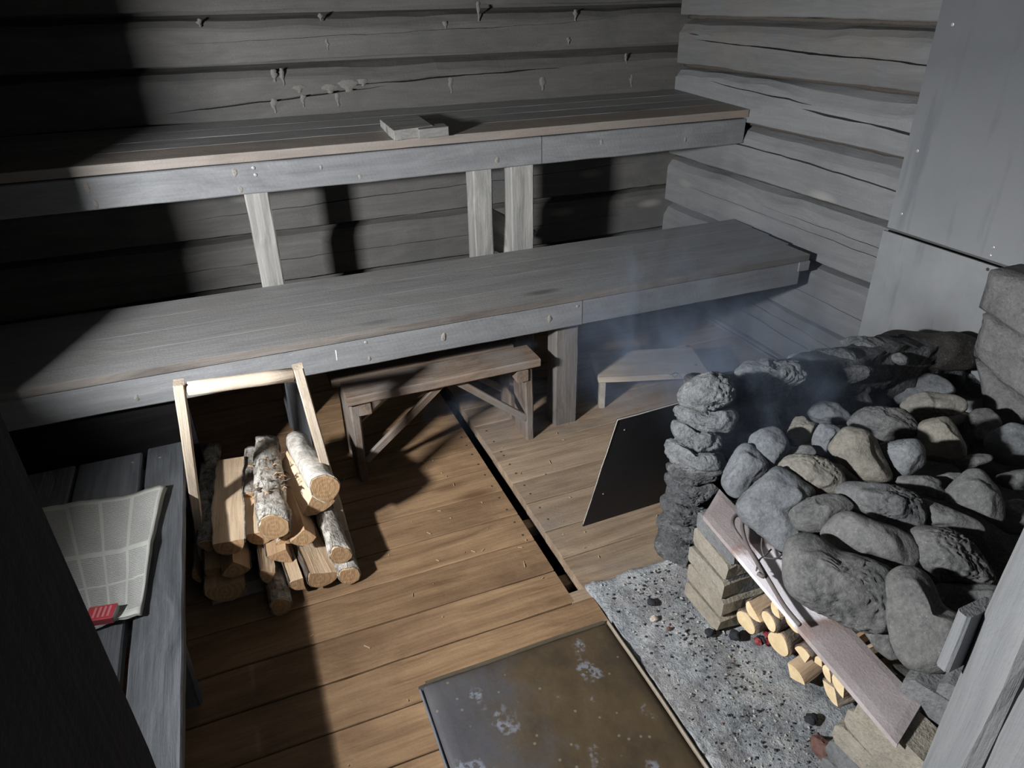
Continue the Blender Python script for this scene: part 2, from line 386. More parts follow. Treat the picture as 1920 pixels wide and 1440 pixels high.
def m_paper():
    q = NT('newsprint')
    uv = q.n('ShaderNodeTexCoord').outputs['UV']; s = q.n('ShaderNodeSeparateXYZ', Vector=uv)
    u, v = s.outputs[0], s.outputs[1]
    cu = q.math('FRACT', q.math('MULTIPLY', u, 4.)); colm = q.math('MULTIPLY', q.math('GREATER_THAN', cu, .06), q.math('LESS_THAN', cu, .94))
    ln = q.math('GREATER_THAN', q.math('FRACT', q.math('MULTIPLY', v, 84.)), .42)
    ch = q.math('GREATER_THAN', q.noise(q.n('ShaderNodeMapping', Vector=uv, Scale=(190, 84, 1)).outputs[0], 1., 1), .40)
    txt = q.math('MULTIPLY', q.math('MULTIPLY', ln, ch), colm)
    blk = q.math('GREATER_THAN', q.noise(q.n('ShaderNodeMapping', Vector=q.n('ShaderNodeVectorMath', {'operation': 'FLOOR'}, _0=q.n('ShaderNodeMapping', Vector=uv, Scale=(4, 9, 1)).outputs[0]).outputs[0], Scale=(3.7, 2.3, 1)).outputs[0], 1., 1), .30)
    mv = q.math('MULTIPLY', q.math('GREATER_THAN', v, .05), q.math('LESS_THAN', v, .955))
    gut = q.math('MULTIPLY', q.math('GREATER_THAN', q.math('ABSOLUTE', q.math('SUBTRACT', v, .50)), .018), q.math('GREATER_THAN', q.math('ABSOLUTE', q.math('SUBTRACT', v, .27)), .009))
    mu = q.math('MULTIPLY', q.math('GREATER_THAN', u, .03), q.math('LESS_THAN', u, .965))
    m = q.math('MULTIPLY', q.math('MULTIPLY', txt, blk), q.math('MULTIPLY', mv, q.math('MULTIPLY', gut, mu)))
    c = q.mix(q.math('MULTIPLY', m, .62), (.58, .58, .53), (.16, .16, .163))
    pic = q.math('MULTIPLY', q.math('MULTIPLY', colm, mu), q.math('MULTIPLY', mv, gut))
    c = q.mix(q.math('MULTIPLY', pic, .14), c, (.34, .33, .34))
    return q.out(c, .85, None, .15)
PAPER = m_paper()
PAPERP = flat('plain_newsprint', (.48, .48, .44), .85, var=.1)

# ------------------------------------------------------------------ the room
XL, XR, YB, YF, ZC = -1.07, 2.33, 3.45, .14, 2.15
def log(name, L, h, mat, parent, loc, rz, cracks=(), depth=.22, top=.045, sd=0., wob=.009, endcap=True):
    """hewn log: length local X, face towards local -Y at y=0, bottom at z=0; the upper edge rounds back, the lower edge is sharp"""
    nu = max(4, int(L/.035)); cols = []
    for i in range(nu+1):
        x = L*i/nu
        tw = fbm((x*1.1, sd, 3.), 1.)*wob + fbm((x*6, sd, 9.), 1.)*wob*.35
        bw = fbm((x*1.3, sd+7, 5.), 1.)*wob*.8 + fbm((x*7, sd+5, 9.), 1.)*wob*.3
        tp = top*(1+.55*fbm((x*1.7, sd+11, 1.), 1.))
        fl = fbm((x*.8, sd+3, 2.), 1.)*.006
        rows = [(.009+bw, .10), (.010+bw, .004), (.014+bw, fl)]
        for (x0, x1, v0, v1, wd, dp) in sorted(cracks, key=lambda q: q[2]+q[3]):
            t = (x-x0)/(x1-x0); a = 0.
            if 0 < t < 1: a = min(1, 5*t, 5*(1-t))**.7 * (.75+.5*fbm((x*4, sd, v0*10), 1.))
            tc = min(1, max(0, t)); vc = v0+(v1-v0)*tc + fbm((x*5, sd+v0*9, 4.), 1.)*.006
            hw = max(.0004, wd*a*.5)
            rows += [(vc-hw, fl), (vc-hw*.9, fl+dp*a*2.4), (vc+hw*.9, fl+dp*a*2.4), (vc+hw, fl)]
        rows += [(h-tp-.012+tw, fl+.001), (h-tp+tw, fl+.006), (h-tp*.45+tw, .030), (h-.010+tw*.5, .070), (h, .095)]
        cols.append([(x, y, z) for (z, y) in rows] + [(x, depth, h), (x, depth, -.012), (x, .105, -.012)])
    n = len(cols[0]); vs = [v for c in cols for v in c]; fs = []
    for i in range(nu):
        for k in range(n):
            a = i*n+k; b = i*n+(k+1) % n
            fs.append((a, a+n, b+n, b))
    fs.append(tuple(range(n-1, -1, -1))); fs.append(tuple(nu*n+k for k in range(n)))
    return mesh_obj(name, vs, fs, mat, parent, loc=loc, rot=(0, 0, rz))

# back wall
wb = thing('wall_back', (0, YB, 0), kind='structure'); wb['label'] = 'sooty grey log wall behind the two long benches'
BJ = [0., .145, .385, .635, .885, 1.135, 1.36, 1.555, 1.78, 2.02, 2.2]
bcr = {0: [], 1: [], 2: [(.4, 3.2, .12, .115, .004, .008)], 3: [(.9, 3.3, .10, .15, .004, .010)], 4: [(.6, 3.2, .06, .07, .003, .01)],
       5: [(1.00, 1.95, .055, .115, .010, .022), (1.75, 3.35, .125, .165, .011, .025)], 6: [(1.05, 3.2, .085, .13, .004, .012)], 7: [(.5, 3., .09, .12, .005, .012)]}
for i in range(len(BJ)-1):
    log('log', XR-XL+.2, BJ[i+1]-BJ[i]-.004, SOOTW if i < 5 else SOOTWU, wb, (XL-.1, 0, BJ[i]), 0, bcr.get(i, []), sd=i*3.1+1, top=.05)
# right wall: local X runs towards -Y of the room
wr = thing('wall_right', (XR, YB, 0), kind='structure'); wr['label'] = 'grey hewn log wall at the right with deep checks'
RJ = [0., .04, .285, .548, .806, 1.045, 1.265, 1.49, 1.73, 1.97, 2.2]
def yl(y): return YB-y
rcr = {1: [(.5, 2.2, .13, .10, .006, .012), (.7, 2.0, .19, .165, .005, .01)], 2: [(.55, 2.2, .12, .11, .003, .006)], 3: [(.2, 2.2, .13, .115, .003, .006), (.8, 2.4, .165, .15, .003, .006)],
       4: [(.38, 1.8, .155, .125, .009, .02)], 5: [(.30, 1.02, .165, .135, .007, .016), (.95, 1.75, .115, .085, .012, .022)],
       6: [(.04, .28, .153, .149, .007, .014), (.13, 1.75, .128, .098, .018, .03)], 7: [(.3, .8, .19, .23, .005, .012)]}
for i in range(len(RJ)-1):
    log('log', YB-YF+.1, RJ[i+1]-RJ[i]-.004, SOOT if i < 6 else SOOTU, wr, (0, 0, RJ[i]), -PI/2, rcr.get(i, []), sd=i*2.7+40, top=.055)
# left wall with the small window
wl = thing('wall_left', (XL, YF, 0), kind='structure'); wl['label'] = 'dark log wall at the left with a small window opening'
WY0, WY1, WZ0, WZ1 = .66, 1.55, 1.20, 1.50
LJ = [0., .22, .44, .66, .88, 1.04, 1.20, 1.50, 1.72, 1.95, 2.2]
for i in range(len(LJ)-1):
    h = LJ[i+1]-LJ[i]-.003
    if WZ0-.01 <= LJ[i] < WZ1-.01:
        log('log', WY0-(YF-.3), h, SOOTW, wl, (0, -.3, LJ[i]), PI/2, sd=i*1.7+70, depth=.2)
        log('log', YB-WY1, h, SOOTW, wl, (0, WY1-YF, LJ[i]), PI/2, sd=i*1.9+80, depth=.2)
    else:
        log('log', YB-YF+.3, h, SOOTW, wl, (0, -.3, LJ[i]), PI/2, sd=i*1.3+60, depth=.2)
w1 = thing('window_1', (XL-.1, (WY0+WY1)/2, WZ0), kind='structure'); w1['label'] = 'small window opening in the left log wall'
board('window_sill', WY1-WY0+.02, .24, .028, BLACKW, w1, (-.01, 0, .012), rot=(0, 0, PI/2))  # sill added out of view to dim the light on the newspaper
for y in (WY0, WY1): board('window_frame', WZ1-WZ0, .22, .03, BLACKW, w1, (-.01, y-(WY0+WY1)/2, (WZ1-WZ0)/2), rot=(PI/2, PI/2, 0))
board('window_frame', WY1-WY0+.02, .24, .022, BLACKW, w1, (-.01, 0, WZ1-WZ0-.010), rot=(0, 0, PI/2))
# added log stub, unseen, put there so its end shades the benches' left part
for i in range(len(LJ)-1):
    board('log', -.843-XL, .12, LJ[i+1]-LJ[i]-.002, SOOTW, wl, ((XL-.843)/2-XL, 1.86-YF, (LJ[i]+LJ[i+1])/2), bev=.012, wob=.003)
# front wall either side of the doorway
DX0, DX1 = -.045, .64
wf = thing('wall_front', (0, YF, 0), kind='structure'); wf['label'] = 'log wall with the doorway the picture looks through'
for i in range(len(LJ)-1):
    h = LJ[i+1]-LJ[i]-.003
    if LJ[i] < 1.9:
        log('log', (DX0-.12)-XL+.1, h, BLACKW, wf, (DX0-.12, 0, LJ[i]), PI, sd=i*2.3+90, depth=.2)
        log('log', XR-(DX1+.22), h, SOOTW, wf, (XR, .06, LJ[i]), PI, sd=i*2.1+95, depth=.26)
    else:
        log('log', XR-XL+.1, h, SOOTW, wf, (XR, 0, LJ[i]), PI, sd=i*2.1+99, depth=.2)
def chink(parent, L, y, z, sd):
    pts = [(L*i/90, y+.006*fbm((i*.3, sd, 1), 1, 2), z+.005*fbm((i*.17, sd, 5), 1, 2)) for i in range(91)]
    return tube('chinking', pts, [.010+.005*fbm((i*.5, sd, 9), 1, 2) for i in range(91)], MOSS, parent, 6)
for i, z in enumerate(RJ[2:8]):
    o = chink(wr, YB-YF-.1, .052, z+.002, i*3.); o.rotation_euler = (0, 0, -PI/2)
# ceiling
ce = thing('ceiling', (0, 0, ZC), kind='structure'); ce['label'] = 'sooty board ceiling'
for k in range(16):
    board('plank', XR-XL, .23, .03, SOOTW, ce, ((XL+XR)/2, .06-.2+.235*k, .02))
# door jambs
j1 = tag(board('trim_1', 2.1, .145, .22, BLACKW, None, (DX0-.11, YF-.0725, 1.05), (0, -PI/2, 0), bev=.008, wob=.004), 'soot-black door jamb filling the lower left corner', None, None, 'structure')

# floor
SX0, SX1, SY0, SY1 = .727, .775, 1.405, 2.80
fl = thing('floor', (0, 0, 0), kind='structure'); fl['label'] = 'wide pine floorboards with a drain slot'
T = .03
seams = [.20, .345, .49, .635, .78, .925, 1.068, 1.213, 1.362, 1.51, 1.665, 1.81, 1.958, 2.112, 2.26, 2.39, 2.54, 2.69, 2.84, 2.99, 3.14, 3.29, YB]
for a, b in zip(seams[:-1], seams[1:]):
    x1 = SX0 if a > 1.39 else .786
    if a > 1.39 and a < 1.40: pass
    gap = .0022 if (a, b) not in ((1.362, 1.51),) else .0035
    xe = x1 if a < 2.83 else XR
    if abs(a-1.362) < .01:     # this board runs on past the slot as a short tongue
        board('plank', SX0-XL, b-a-2*gap, T, FLOOR, fl, ((XL+SX0)/2, (a+b)/2, -T/2), bev=.002)
    else:
        board('plank', xe-XL, b-a-2*gap, T, FLOOR, fl, ((XL+xe)/2, (a+b)/2, -T/2), bev=.002)
board('plank', .075, .042, T, FLOORR, fl, (.758, 1.384, -T/2-.001), bev=.002)
rs = [1.41, 1.55, 1.692, 1.855, 1.988, 2.14, 2.21, 2.42, 2.57, 2.70, 2.835]
for a, b in zip(rs[:-1], rs[1:]):
    board('plank', XR-SX1, b-a-.004, .042, FLOORR, fl, ((XR+SX1)/2, (a+b)/2, -.021+.004), rot=(0, 0, .012 if a < 2.1 else .02), bev=.003)
mesh_obj('drain_bed', [(XL, .1, -.16), (XR, .1, -.16), (XR, YB, -.16), (XL, YB, -.16)], [(0, 1, 2, 3)], DARK, fl)
bar('joist', (SX0-.03, 1.80, -.07), (SX1+.06, 1.80, -.07), .045, .05, FLOORR, fl)
bar('joist', (SX0-.03, 1.50, -.07), (SX1+.06, 1.50, -.07), .045, .05, FLOORR, fl)
# nail heads along the slot
def nail(parent, p, n, r=.004, mat=NAILD, t=.0016, name='nail'):
    n = Vector(n).normalized(); a = n.orthogonal().normalized(); b = n.cross(a); k = 8
    mi = place_of(parent).inverted()
    vs = [mi @ (Vector(p)+(a*math.cos(2*PI*i/k)+b*math.sin(2*PI*i/k))*r*s+n*z) for z, s in ((-.004, 1), (t*.5, 1), (t, .7)) for i in range(k)]
    fs = [(j*k+i, j*k+(i+1) % k, (j+1)*k+(i+1) % k, (j+1)*k+i) for j in range(2) for i in range(k)] + [tuple(2*k+i for i in range(k))]
    return mesh_obj(name, vs, fs, mat, parent)
for a, b in zip(seams[10:15], seams[11:16]):
    for t in (.25, .75): nail(fl, (SX0-.028, a+(b-a)*t, .0005), (0, 0, 1))
for a, b in zip(rs[2:7], rs[3:8]):
    for t in (.28, .7): nail(fl, (SX1+.035, a+(b-a)*t, .0045), (0, 0, 1))

# hearth slab of ashy concrete
HX0, HY1 = .789, 1.405
def hearth():
    nx, ny = 90, 110; X1, Y0 = XR, .16; vs, fs = [], []
    for j in range(ny+1):
        for i in range(nx+1):
            x = HX0+(X1-HX0)*(i/nx)**1.6; y = Y0+(HY1-Y0)*j/ny
            z = .012+.010*fbm((x, y, 1), 7, 4)+.004*fbm((x, y, 4), 40, 3)
            if i == 0: x += .010*fbm((y*9, 2, 1), 1, 3)
            if j == ny: y += .010*fbm((x*9, 7, 1), 1, 3)
            cr = abs((y-.80)+.25*(x-.8)*-1+.02*fbm((x*12, 1, 2), 1, 2))
            if cr < .012 and x < 1.02: z -= .014*(1-cr/.012)
            if i == 0 or j == ny: z -= .006
            vs.append((x, y, z))
    N = nx+1
    for j in range(ny):
        for i in range(nx): fs.append((j*N+i, j*N+i+1, (j+1)*N+i+1, (j+1)*N+i))
    b0 = len(vs)
    for j in range(ny+1): vs.append((vs[j*N][0], vs[j*N][1], -.12))
    for j in range(ny): fs.append((j*N, (j+1)*N, b0+j+1, b0+j))
    b1 = len(vs)
    for i in range(N): vs.append((vs[ny*N+i][0], vs[ny*N+i][1], -.12))
    for i in range(nx): fs.append((ny*N+i, ny*N+i+1, b1+i+1, b1+i))
    return mesh_obj('hearth_slab', vs, fs, HEARTH, None, True)
tag(hearth(), 'ash-strewn grey concrete hearth slab in front of the stove', 'hearth')

# ------------------------------------------------------------------ benches
ub = thing('upper_bench', (.63, 3.1, 0), 'upper long sooty plank bench along the back wall', 'bench')
def W(parent, p): return place_of(parent).inverted() @ Vector(p)
UY = [2.815, 2.985, 3.135, 3.285, 3.44]
for a, b in zip(UY[:-1], UY[1:]):
    za = 1.108-.001*round((a-UY[0])/.15)+.033*((a+b)/2-UY[0])/(UY[-1]-UY[0])
    board('plank', 3.385, b-a-.0016, .034, BENCHW if a < 2.9 else BENCH, ub, W(ub, ((XL+XR)/2, (a+b)/2, za-.007)), rot=(.045, 0, 0), bev=.0012, wob=.001)
for x0, x1 in ((XL+.005, 1.272), (1.276, XR-.006)):
    board('front_rail', x1-x0, .05, .112, RAIL, ub, W(ub, ((x0+x1)/2, 2.856, 1.021)), bev=.004, wob=.002)
def post(parent, x, y, z0, z1, wx, wy, mat, name='post', lean=(0, 0), sd=None):
    return bar(name, (x, y, z0), (x+lean[0], y+lean[1], z1), wx, wy, mat, parent, upv=(0, 1, 0), bev=.006, wob=.003, seed=sd)
post(ub, .100, 2.892, .0, .98, .088, .075, POST)
post(ub, 1.008, 2.895, .0, .97, .088, .09, POST)
post(ub, 1.192, 2.895, .0, .97, .108, .09, POST)
bar('brace_board', (1.05, 2.99, .69), (1.235, 2.90, .585), .05, .16, POST, ub, upv=(.5, 0, 1), bev=.003)
for px, py in (((475, 315)), ((479, 328))): nail(ub, ony((px, py), 2.8303), (0, -1, 0), .006, NAIL)
bar('back_cleat', (XL+.01, 3.40, 1.085), (XR-.01, 3.40, 1.085), .06, .035, BENCH, ub)

lb = thing('lower_bench', (.6, 2.5, 0), 'lower long plank bench in front of the upper bench', 'bench')
LY = [2.222, 2.382, 2.528, 2.665, 2.815]; LX1 = [2.262, 2.285, 2.30, 2.315]
for k, (a, b) in enumerate(zip(LY[:-1], LY[1:])):
    x1 = LX1[k]
    board('plank', x1-XL-.005, b-a-.0022, .028, BENCH, lb, W(lb, ((XL+.005+x1)/2, (a+b)/2, .594-.0012*k)), bev=.0010, wob=.0008)
for x0, x1 in ((XL+.005, 1.176), (1.180, 2.23)):
    board('front_rail', x1-x0, .045, .105, RAIL, lb, W(lb, ((x0+x1)/2, 2.2545, .5265)), bev=.004, wob=.002)
post(lb, 1.140, 2.318, 0, .578, .105, .08, LEG, 'leg')
post(lb, .085, 2.318, 0, .578, .062, .08, SIDE, 'leg')
post(lb, 1.140, 2.76, 0, .578, .09, .08, LEG, 'leg')
post(lb, .085, 2.76, 0, .578, .07, .08, SIDE, 'leg')
board('shade_board', .80, .455, .024, BLACKW, lb, W(lb, (-.66, 2.30, .2385)), rot=(PI/2, 0, 0))  # added black board that keeps light off the floor behind it
board('cleat', .055, .05, .045, RAIL, lb, W(lb, (2.245, 2.25, .556)), bev=.004)
bar('end_rail', (2.205, 2.28, .53), (2.215, 2.80, .53), .045, .09, RAIL, lb)
nail(lb, ony((1083, 574), 2.231), (0, -1, 0), .006, NAIL); nail(lb, ony((686, 642), 2.231), (0, -1, 0), .006, NAIL)
mesh_obj('paint_fleck', [W(lb, ony(p, 2.2312)) for p in ((628, 656), (631, 657), (633, 675), (631, 676))]+[W(lb, ony(p, 2.2322)) for p in ((628, 656), (631, 657), (633, 675), (631, 676))],
         [(3, 2, 1, 0), (0, 1, 5, 4), (1, 2, 6, 5), (2, 3, 7, 6), (3, 0, 4, 7)], flat('pale_fleck', (.62, .6, .56)), lb)

# dark broken front edge of the lower bench, pale knots on both front rails
fpk = [o for o in lb.children if o.name.startswith('plank')]
fe = min(fpk, key=lambda o: o.location.y); fe.data.materials.append(LEG)
for po in fe.data.polygons:
    if abs(po.normal.y) > .6 and po.center.y < 0: po.material_index = 1
KNOT = flat('pale_knot', (.27, .25, .225), .8, nz=150, ns=.8, var=.6)
def knot(parent, p, r, sd):
    vs, fs = [], []; n = 12
    p = W(parent, p)
    for q, (rr, h) in enumerate(((1., -.002), (.8, .0012), (.4, .0022))):
        for k in range(n):
            a = 2*PI*k/n; e = rr*r*(1+.45*fbm((math.cos(a)*1.5+sd, math.sin(a)*1.5, q*.2), 1, 2))
            vs.append((p.x+e*math.cos(a)*.8, p.y-h, p.z+e*math.sin(a)*1.3))
    for q in range(2):
        for k in range(n): fs.append((q*n+k, q*n+(k+1) % n, (q+1)*n+(k+1) % n, (q+1)*n+k))
    fs.append(tuple(2*n+k for k in range(n)))
    return mesh_obj('knot', vs, fs, KNOT, parent, True)
for i, (px, r) in enumerate((((163, 352), .016), ((180, 384), .012), ((440, 323), .015), ((451, 356), .013), ((675, 332), .011), ((602, 314), .008), ((932, 300), .014), ((1128, 268), .013), ((1285, 262), .010))): knot(ub, ony(px, 2.831), r, i*3.1)
for i, (px, r) in enumerate((((256, 746), .012), ((832, 632), .014), ((1031, 598), .014), ((693, 672), .008))): knot(lb, ony(px, 2.232), r, i*2.7+50)

# headrest block of short planks on the upper bench
hb = thing('wood_block', (.72, 3.0, 1.13), 'pair of short sawn plank ends lying together on the upper bench', 'wood block')
z0 = 1.118
def slab_from_px(name, quad, z, t, mat, parent, bev=.002):
    top_ = [onz(p, z) for p in quad]; vs = [W(parent, v) for v in top_]+[W(parent, v-Vector((0, 0, t))) for v in top_]
    n = len(quad)
    fs = [tuple(range(n-1, -1, -1)), tuple(n+i for i in range(n))]+[(i, (i+1) % n, n+(i+1) % n, n+i) for i in range(n)]
    o = mesh_obj(name, vs, fs, mat, parent); bevel(o, bev, 2); return o
slab_from_px('long_plank', [(738, 245), (784, 239), (812, 235), (785, 217), (712, 224)], z0+.040, .037, POST, hb)
slab_from_px('short_plank', [(785, 243), (841, 237), (832, 231), (806, 233), (781, 238)], z0+.038, .035, POST, hb)
slab_from_px('thin_slat', [(704, 225), (710, 224), (746, 259), (741, 262)], z0+.004, .005, PALEG, hb, .001)

# side bench at the left
sb = thing('side_bench', (-.45, 1.3, 0), 'low dark plank bench along the left side by the firewood', 'bench')
def sboard(x0, x1, y0, y1): 
    return board('plank', y1-y0, x1-x0, .032, SIDE, sb, W(sb, ((x0+x1)/2, (y0+y1)/2, .314)), rot=(0, 0, PI/2), bev=.004, wob=.002)
sboard(-.404, -.293, .40, 2.215); sboard(-.600, -.420, .40, 2.20); sboard(-.800, -.612, .40, 2.205); sboard(-1.05, -.812, .40, 1.785)
for y in (.55, 1.45, 2.12):
    bar('bearer', (-1.04, y, .28), (-.33, y, .28), .05, .035, SIDE, sb)
    post(sb, -.345, y, 0, .265, .05, .05, SIDE, 'leg'); post(sb, -.98, y, 0, .265, .05, .05, SIDE, 'leg')
nail(sb, onz((300, 858), .330), (0, 0, 1), .004, NAIL); nail(sb, onz((249, 867), .330), (0, 0, 1), .004, NAIL)

# ------------------------------------------------------------------ newspaper and matchbox
def newspaper():
    z = .338; TR, BR, BL, TL = (311, 916), (266, 1157), (150, 1190), (60, 958)
    a, b, c, d = (onz(p, z) for p in (TL, TR, BR, BL)); n = 28; root = thing('newspaper', (a+b+c+d)/4-Vector((0, 0, .007)), 'folded newspaper lying open on the side bench', 'newspaper')
    def sheet(name, mat, dz, sh, curl):
        vs, fs, uvs = [], [], []
        for j in range(n+1):
            for i in range(n+1):
                u, v = i/n, j/n
                u2 = u - sh*u - .028*u*math.sin(v*PI)*(1 if u > .5 else .4)
                p = (a*(1-u2)+b*u2)*(1-v) + (d*(1-u2)+c*u2)*v
                zz = dz + .010*math.exp(-((v-.5)/.05)**2)*.5 + .007*math.sin(u*7+.6)*(.3+.7*u)*.6 + .004
                zz += curl*max(0, u-.75)*.5*(1-v) + .020*max(0, v-.86)/.14*math.exp(-((u-.62)/.3)**2)*.8
                zz += .004*fbm((u*6, v*6, dz*50), 1)
                vs.append(W(root, p+Vector((0, 0, max(.0005, zz)-.006)))); uvs.append((u, 1-v))
        for j in range(n):
            for i in range(n): fs.append((j*(n+1)+i, (j+1)*(n+1)+i, (j+1)*(n+1)+i+1, j*(n+1)+i+1))
        o = mesh_obj(name, vs, fs, mat, root, True)
        l = o.data.uv_layers.new()
        for po in o.data.polygons:
            for li in po.loop_indices: l.data[li].uv = uvs[o.data.loops[li].vertex_index]
        s = o.modifiers.new('thick', 'SOLIDIFY'); s.thickness = .0012; s.offset = -1
    sheet('under_page', PAPERP, .0005, -.012, .0); sheet('middle_page', PAPERP, .0035, -.004, .03); sheet('front_page', PAPER, .0075, .0, .06)
newspaper()
def matchbox():
    z = .372; ctr = onz((184, 1141), z); A = onz((219, 1128), z); B = onz((209, 1155), z)
    e = (A-B).normalized(); f = Vector((-e.y, e.x, 0)); 
    if f.x > 0: f = -f
    ang = math.atan2(-f.y, -f.x)
    ctr = (A+B)/2 + f*.030
    r = thing('matchbox', (ctr.x, ctr.y, .350), 'small red matchbox resting on the newspaper', 'matchbox', rz=ang)
    L_, W_, H_ = .060, (A-B).length, .018
    s = board('sleeve', L_, W_, H_, RED, r, (0, 0, H_/2), bev=.0008, wob=0, nu=2)
    board('tray_end', .0016, W_*.94, H_*.9, CARD, r, (L_/2+.0004, 0, H_/2), bev=.0003, wob=0, nu=2)
    for k in range(4):
        board('printed_bar', .005, W_*.72, .0004, REDLINE, s, (.018-.0105*k, .001, H_/2+.0001), bev=.0001, wob=0, nu=2)
    board('striker', L_*.96, .0006, H_*.72, flat('striker', (.16, .03, .035), .9), r, (0, -W_/2-.0002, H_/2), bev=.0001, wob=0, nu=2)
matchbox()

# ------------------------------------------------------------------ stools
st = thing('plank_stool', (.6, 2.36, 0), 'brown two-plank bench stool with diagonal braces', 'stool')
def stool():
    ST = .376
    b = board('seat_plank', .745, .138, .036, STOOL, st, W(st, (.617, 2.270, ST-.018)), rot=(0, 0, .012), bev=.005, wob=.002)
    board('seat_plank', .735, .145, .034, STOOLSH, st, W(st, (.585, 2.460, ST-.034)), rot=(0, 0, .012), bev=.005, wob=.002)
    for y in (2.278, 2.452):
        post(st, .268, y, 0, ST-.047, .034, .125, STOOL, 'leg', (.0, 0)); post(st, .955, y+.008, .004, ST-.047, .034, .125, STOOL, 'leg', (-.005, 0))
    bar('brace', (.285, 2.225, .085), (.60, 2.245, ST-.045), .03, .016, STOOL, st, upv=(0, 1, 0))
    bar('brace', (.94, 2.235, .105), (.66, 2.245, ST-.045), .03, .016, STOOL, st, upv=(0, 1, 0))
    bar('brace', (.285, 2.50, .085), (.60, 2.49, ST-.045), .03, .016, STOOL, st, upv=(0, 1, 0))
    bar('brace', (.94, 2.50, .105), (.66, 2.49, ST-.045), .03, .016, STOOL, st, upv=(0, 1, 0))
    for x in (.305, .92): bar('cleat', (x, 2.215, ST-.065), (x, 2.51, ST-.065), .045, .05, STOOL, st)
stool()
ls = thing('low_step_stool', (1.6, 2.38, 0), 'low pale wooden step stool under the lower bench', 'stool')
def lowstool():
    z = .158; q = [onz(p, z) for p in ((1120, 710), (1326, 700), (1296, 641), (1108, 668))]
    t = .026
    e = (q[1]-q[0]); L_ = e.length; ang = math.atan2(e.y, e.x); c = sum(q, Vector())/4
    Wd = ((q[3]-q[0]).length+(q[2]-q[1]).length)/2
    o = board('seat_board', L_, Wd*.96, t, PALE, ls, W(ls, (c.x, c.y, z-t/2)), rot=(0, 0, ang), bev=.003)
    ex = Vector((math.cos(ang), math.sin(ang), 0)); ey = Vector((-ex.y, ex.x, 0))
    for s in (-1, 1):
        p = c+ex*s*(L_/2-.02)
        bar('leg_board', p-ey*(Wd*.46)+Vector((0, 0, .067-p.z)), p+ey*(Wd*.46)+Vector((0, 0, .067-p.z)), .024, .128, PALEG, ls)
    for p in ((1290, 648), (1305, 684)): nail(ls, onz(p, z), (0, 0, 1), .008, NAILD, .001)
    tube('bent_nail', [W(ls, v+Vector((0, 0, .003))) for v in catmull([onz(p, z) for p in ((1254, 704), (1260, 703), (1266, 700), (1270, 703), (1266, 709), (1261, 705))], 4)], .0014, NAILD, ls)
lowstool()

# ------------------------------------------------------------------ firewood carrier and logs
fb = thing('firewood_carrier', (-.08, 1.97, 0), 'wooden firewood carrier with a tall pale handle frame', 'carrier')
def carrier():
    Y = 1.95
    tl, tr = ony((336, 724), Y), ony((560, 694), Y)
    bl = Vector((-.303, Y, .016)); br = Vector((.142, Y, .016))
    bar('upright', bl, tl+(tl-bl).normalized()*.012, .028, .045, PALE, fb, upv=(0, 1, 0))
    bar('upright', br, tr+(tr-br).normalized()*.012, .030, .045, PALE, fb, upv=(0, 1, 0))
    tube('handle', [fb_l(v) for v in [tl.lerp(tr, t)+Vector((0, 0, -.012)) for t in (.045, .06, .3, .5, .7, .94, .955)]], [.012, .0205, .0215, .021, .0215, .0205, .012], PALE, fb, 10)
    for y in (1.80, 1.95, 2.10):
        bar('base_slat', (-.285, y, .008), (.155, y, .008), .05, .014, PALEG, fb)
    bar('side_rail', (-.270, 1.80, .022), (-.270, 2.12, .022), .03, .014, PALEG, fb); bar('side_rail', (.142, 1.82, .022), (.142, 2.12, .022), .03, .014, PALEG, fb)
def fb_l(v): return W(fb, v)
carrier()

def section(kind, r, n=22, sd=0.):
    """cross section in (y, z); returns outline points and for each edge True when it carries bark"""
    P, B = [], []
    def rad(a): return r*(1+.08*math.sin(2*a+sd)+.05*math.sin(3*a+2*sd))
    if kind == 'round':
        for k in range(n): P.append((rad(2*PI*k/n)*math.cos(2*PI*k/n), rad(2*PI*k/n)*math.sin(2*PI*k/n))); B.append(True)
        return P, B
    a0, a1 = {'half': (PI, 2*PI), 'quarter': (PI*1.5-PI/4, PI*1.5+PI/4), 'wedge': (PI*1.5-PI/6, PI*1.5+PI/6), 'slab': (PI*1.18, PI*1.82)}[kind]
    m = n//2
    for k in range(m+1):
        a = a0+(a1-a0)*k/m; P.append((rad(a)*math.cos(a), rad(a)*math.sin(a))); B.append(k < m)
    if kind in ('quarter', 'wedge'):
        B[-1] = False
        x, z = P[-1]
        for t in (.66, .33): P.append((x*t, z*t)); B.append(False)
        P.append((0, 0)); B.append(False)
        x, z = P[0]
        for t in (.33, .66): P.append((x*t, z*t)); B.append(False)
    else:
        x0, z0_ = P[-1]; x1, z1 = P[0]
        for t in (.25, .5, .75): P.append((x0+(x1-x0)*t, z0_+(z1-z0_)*t)); B.append(False)
    cx = sum(p[0] for p in P)/len(P); cz = sum(p[1] for p in P)/len(P)
    if kind != 'half': P = [(x-cx, z-cz) for x, z in P]
    else: P = [(x, z-cz) for x, z in P]
    return P, B
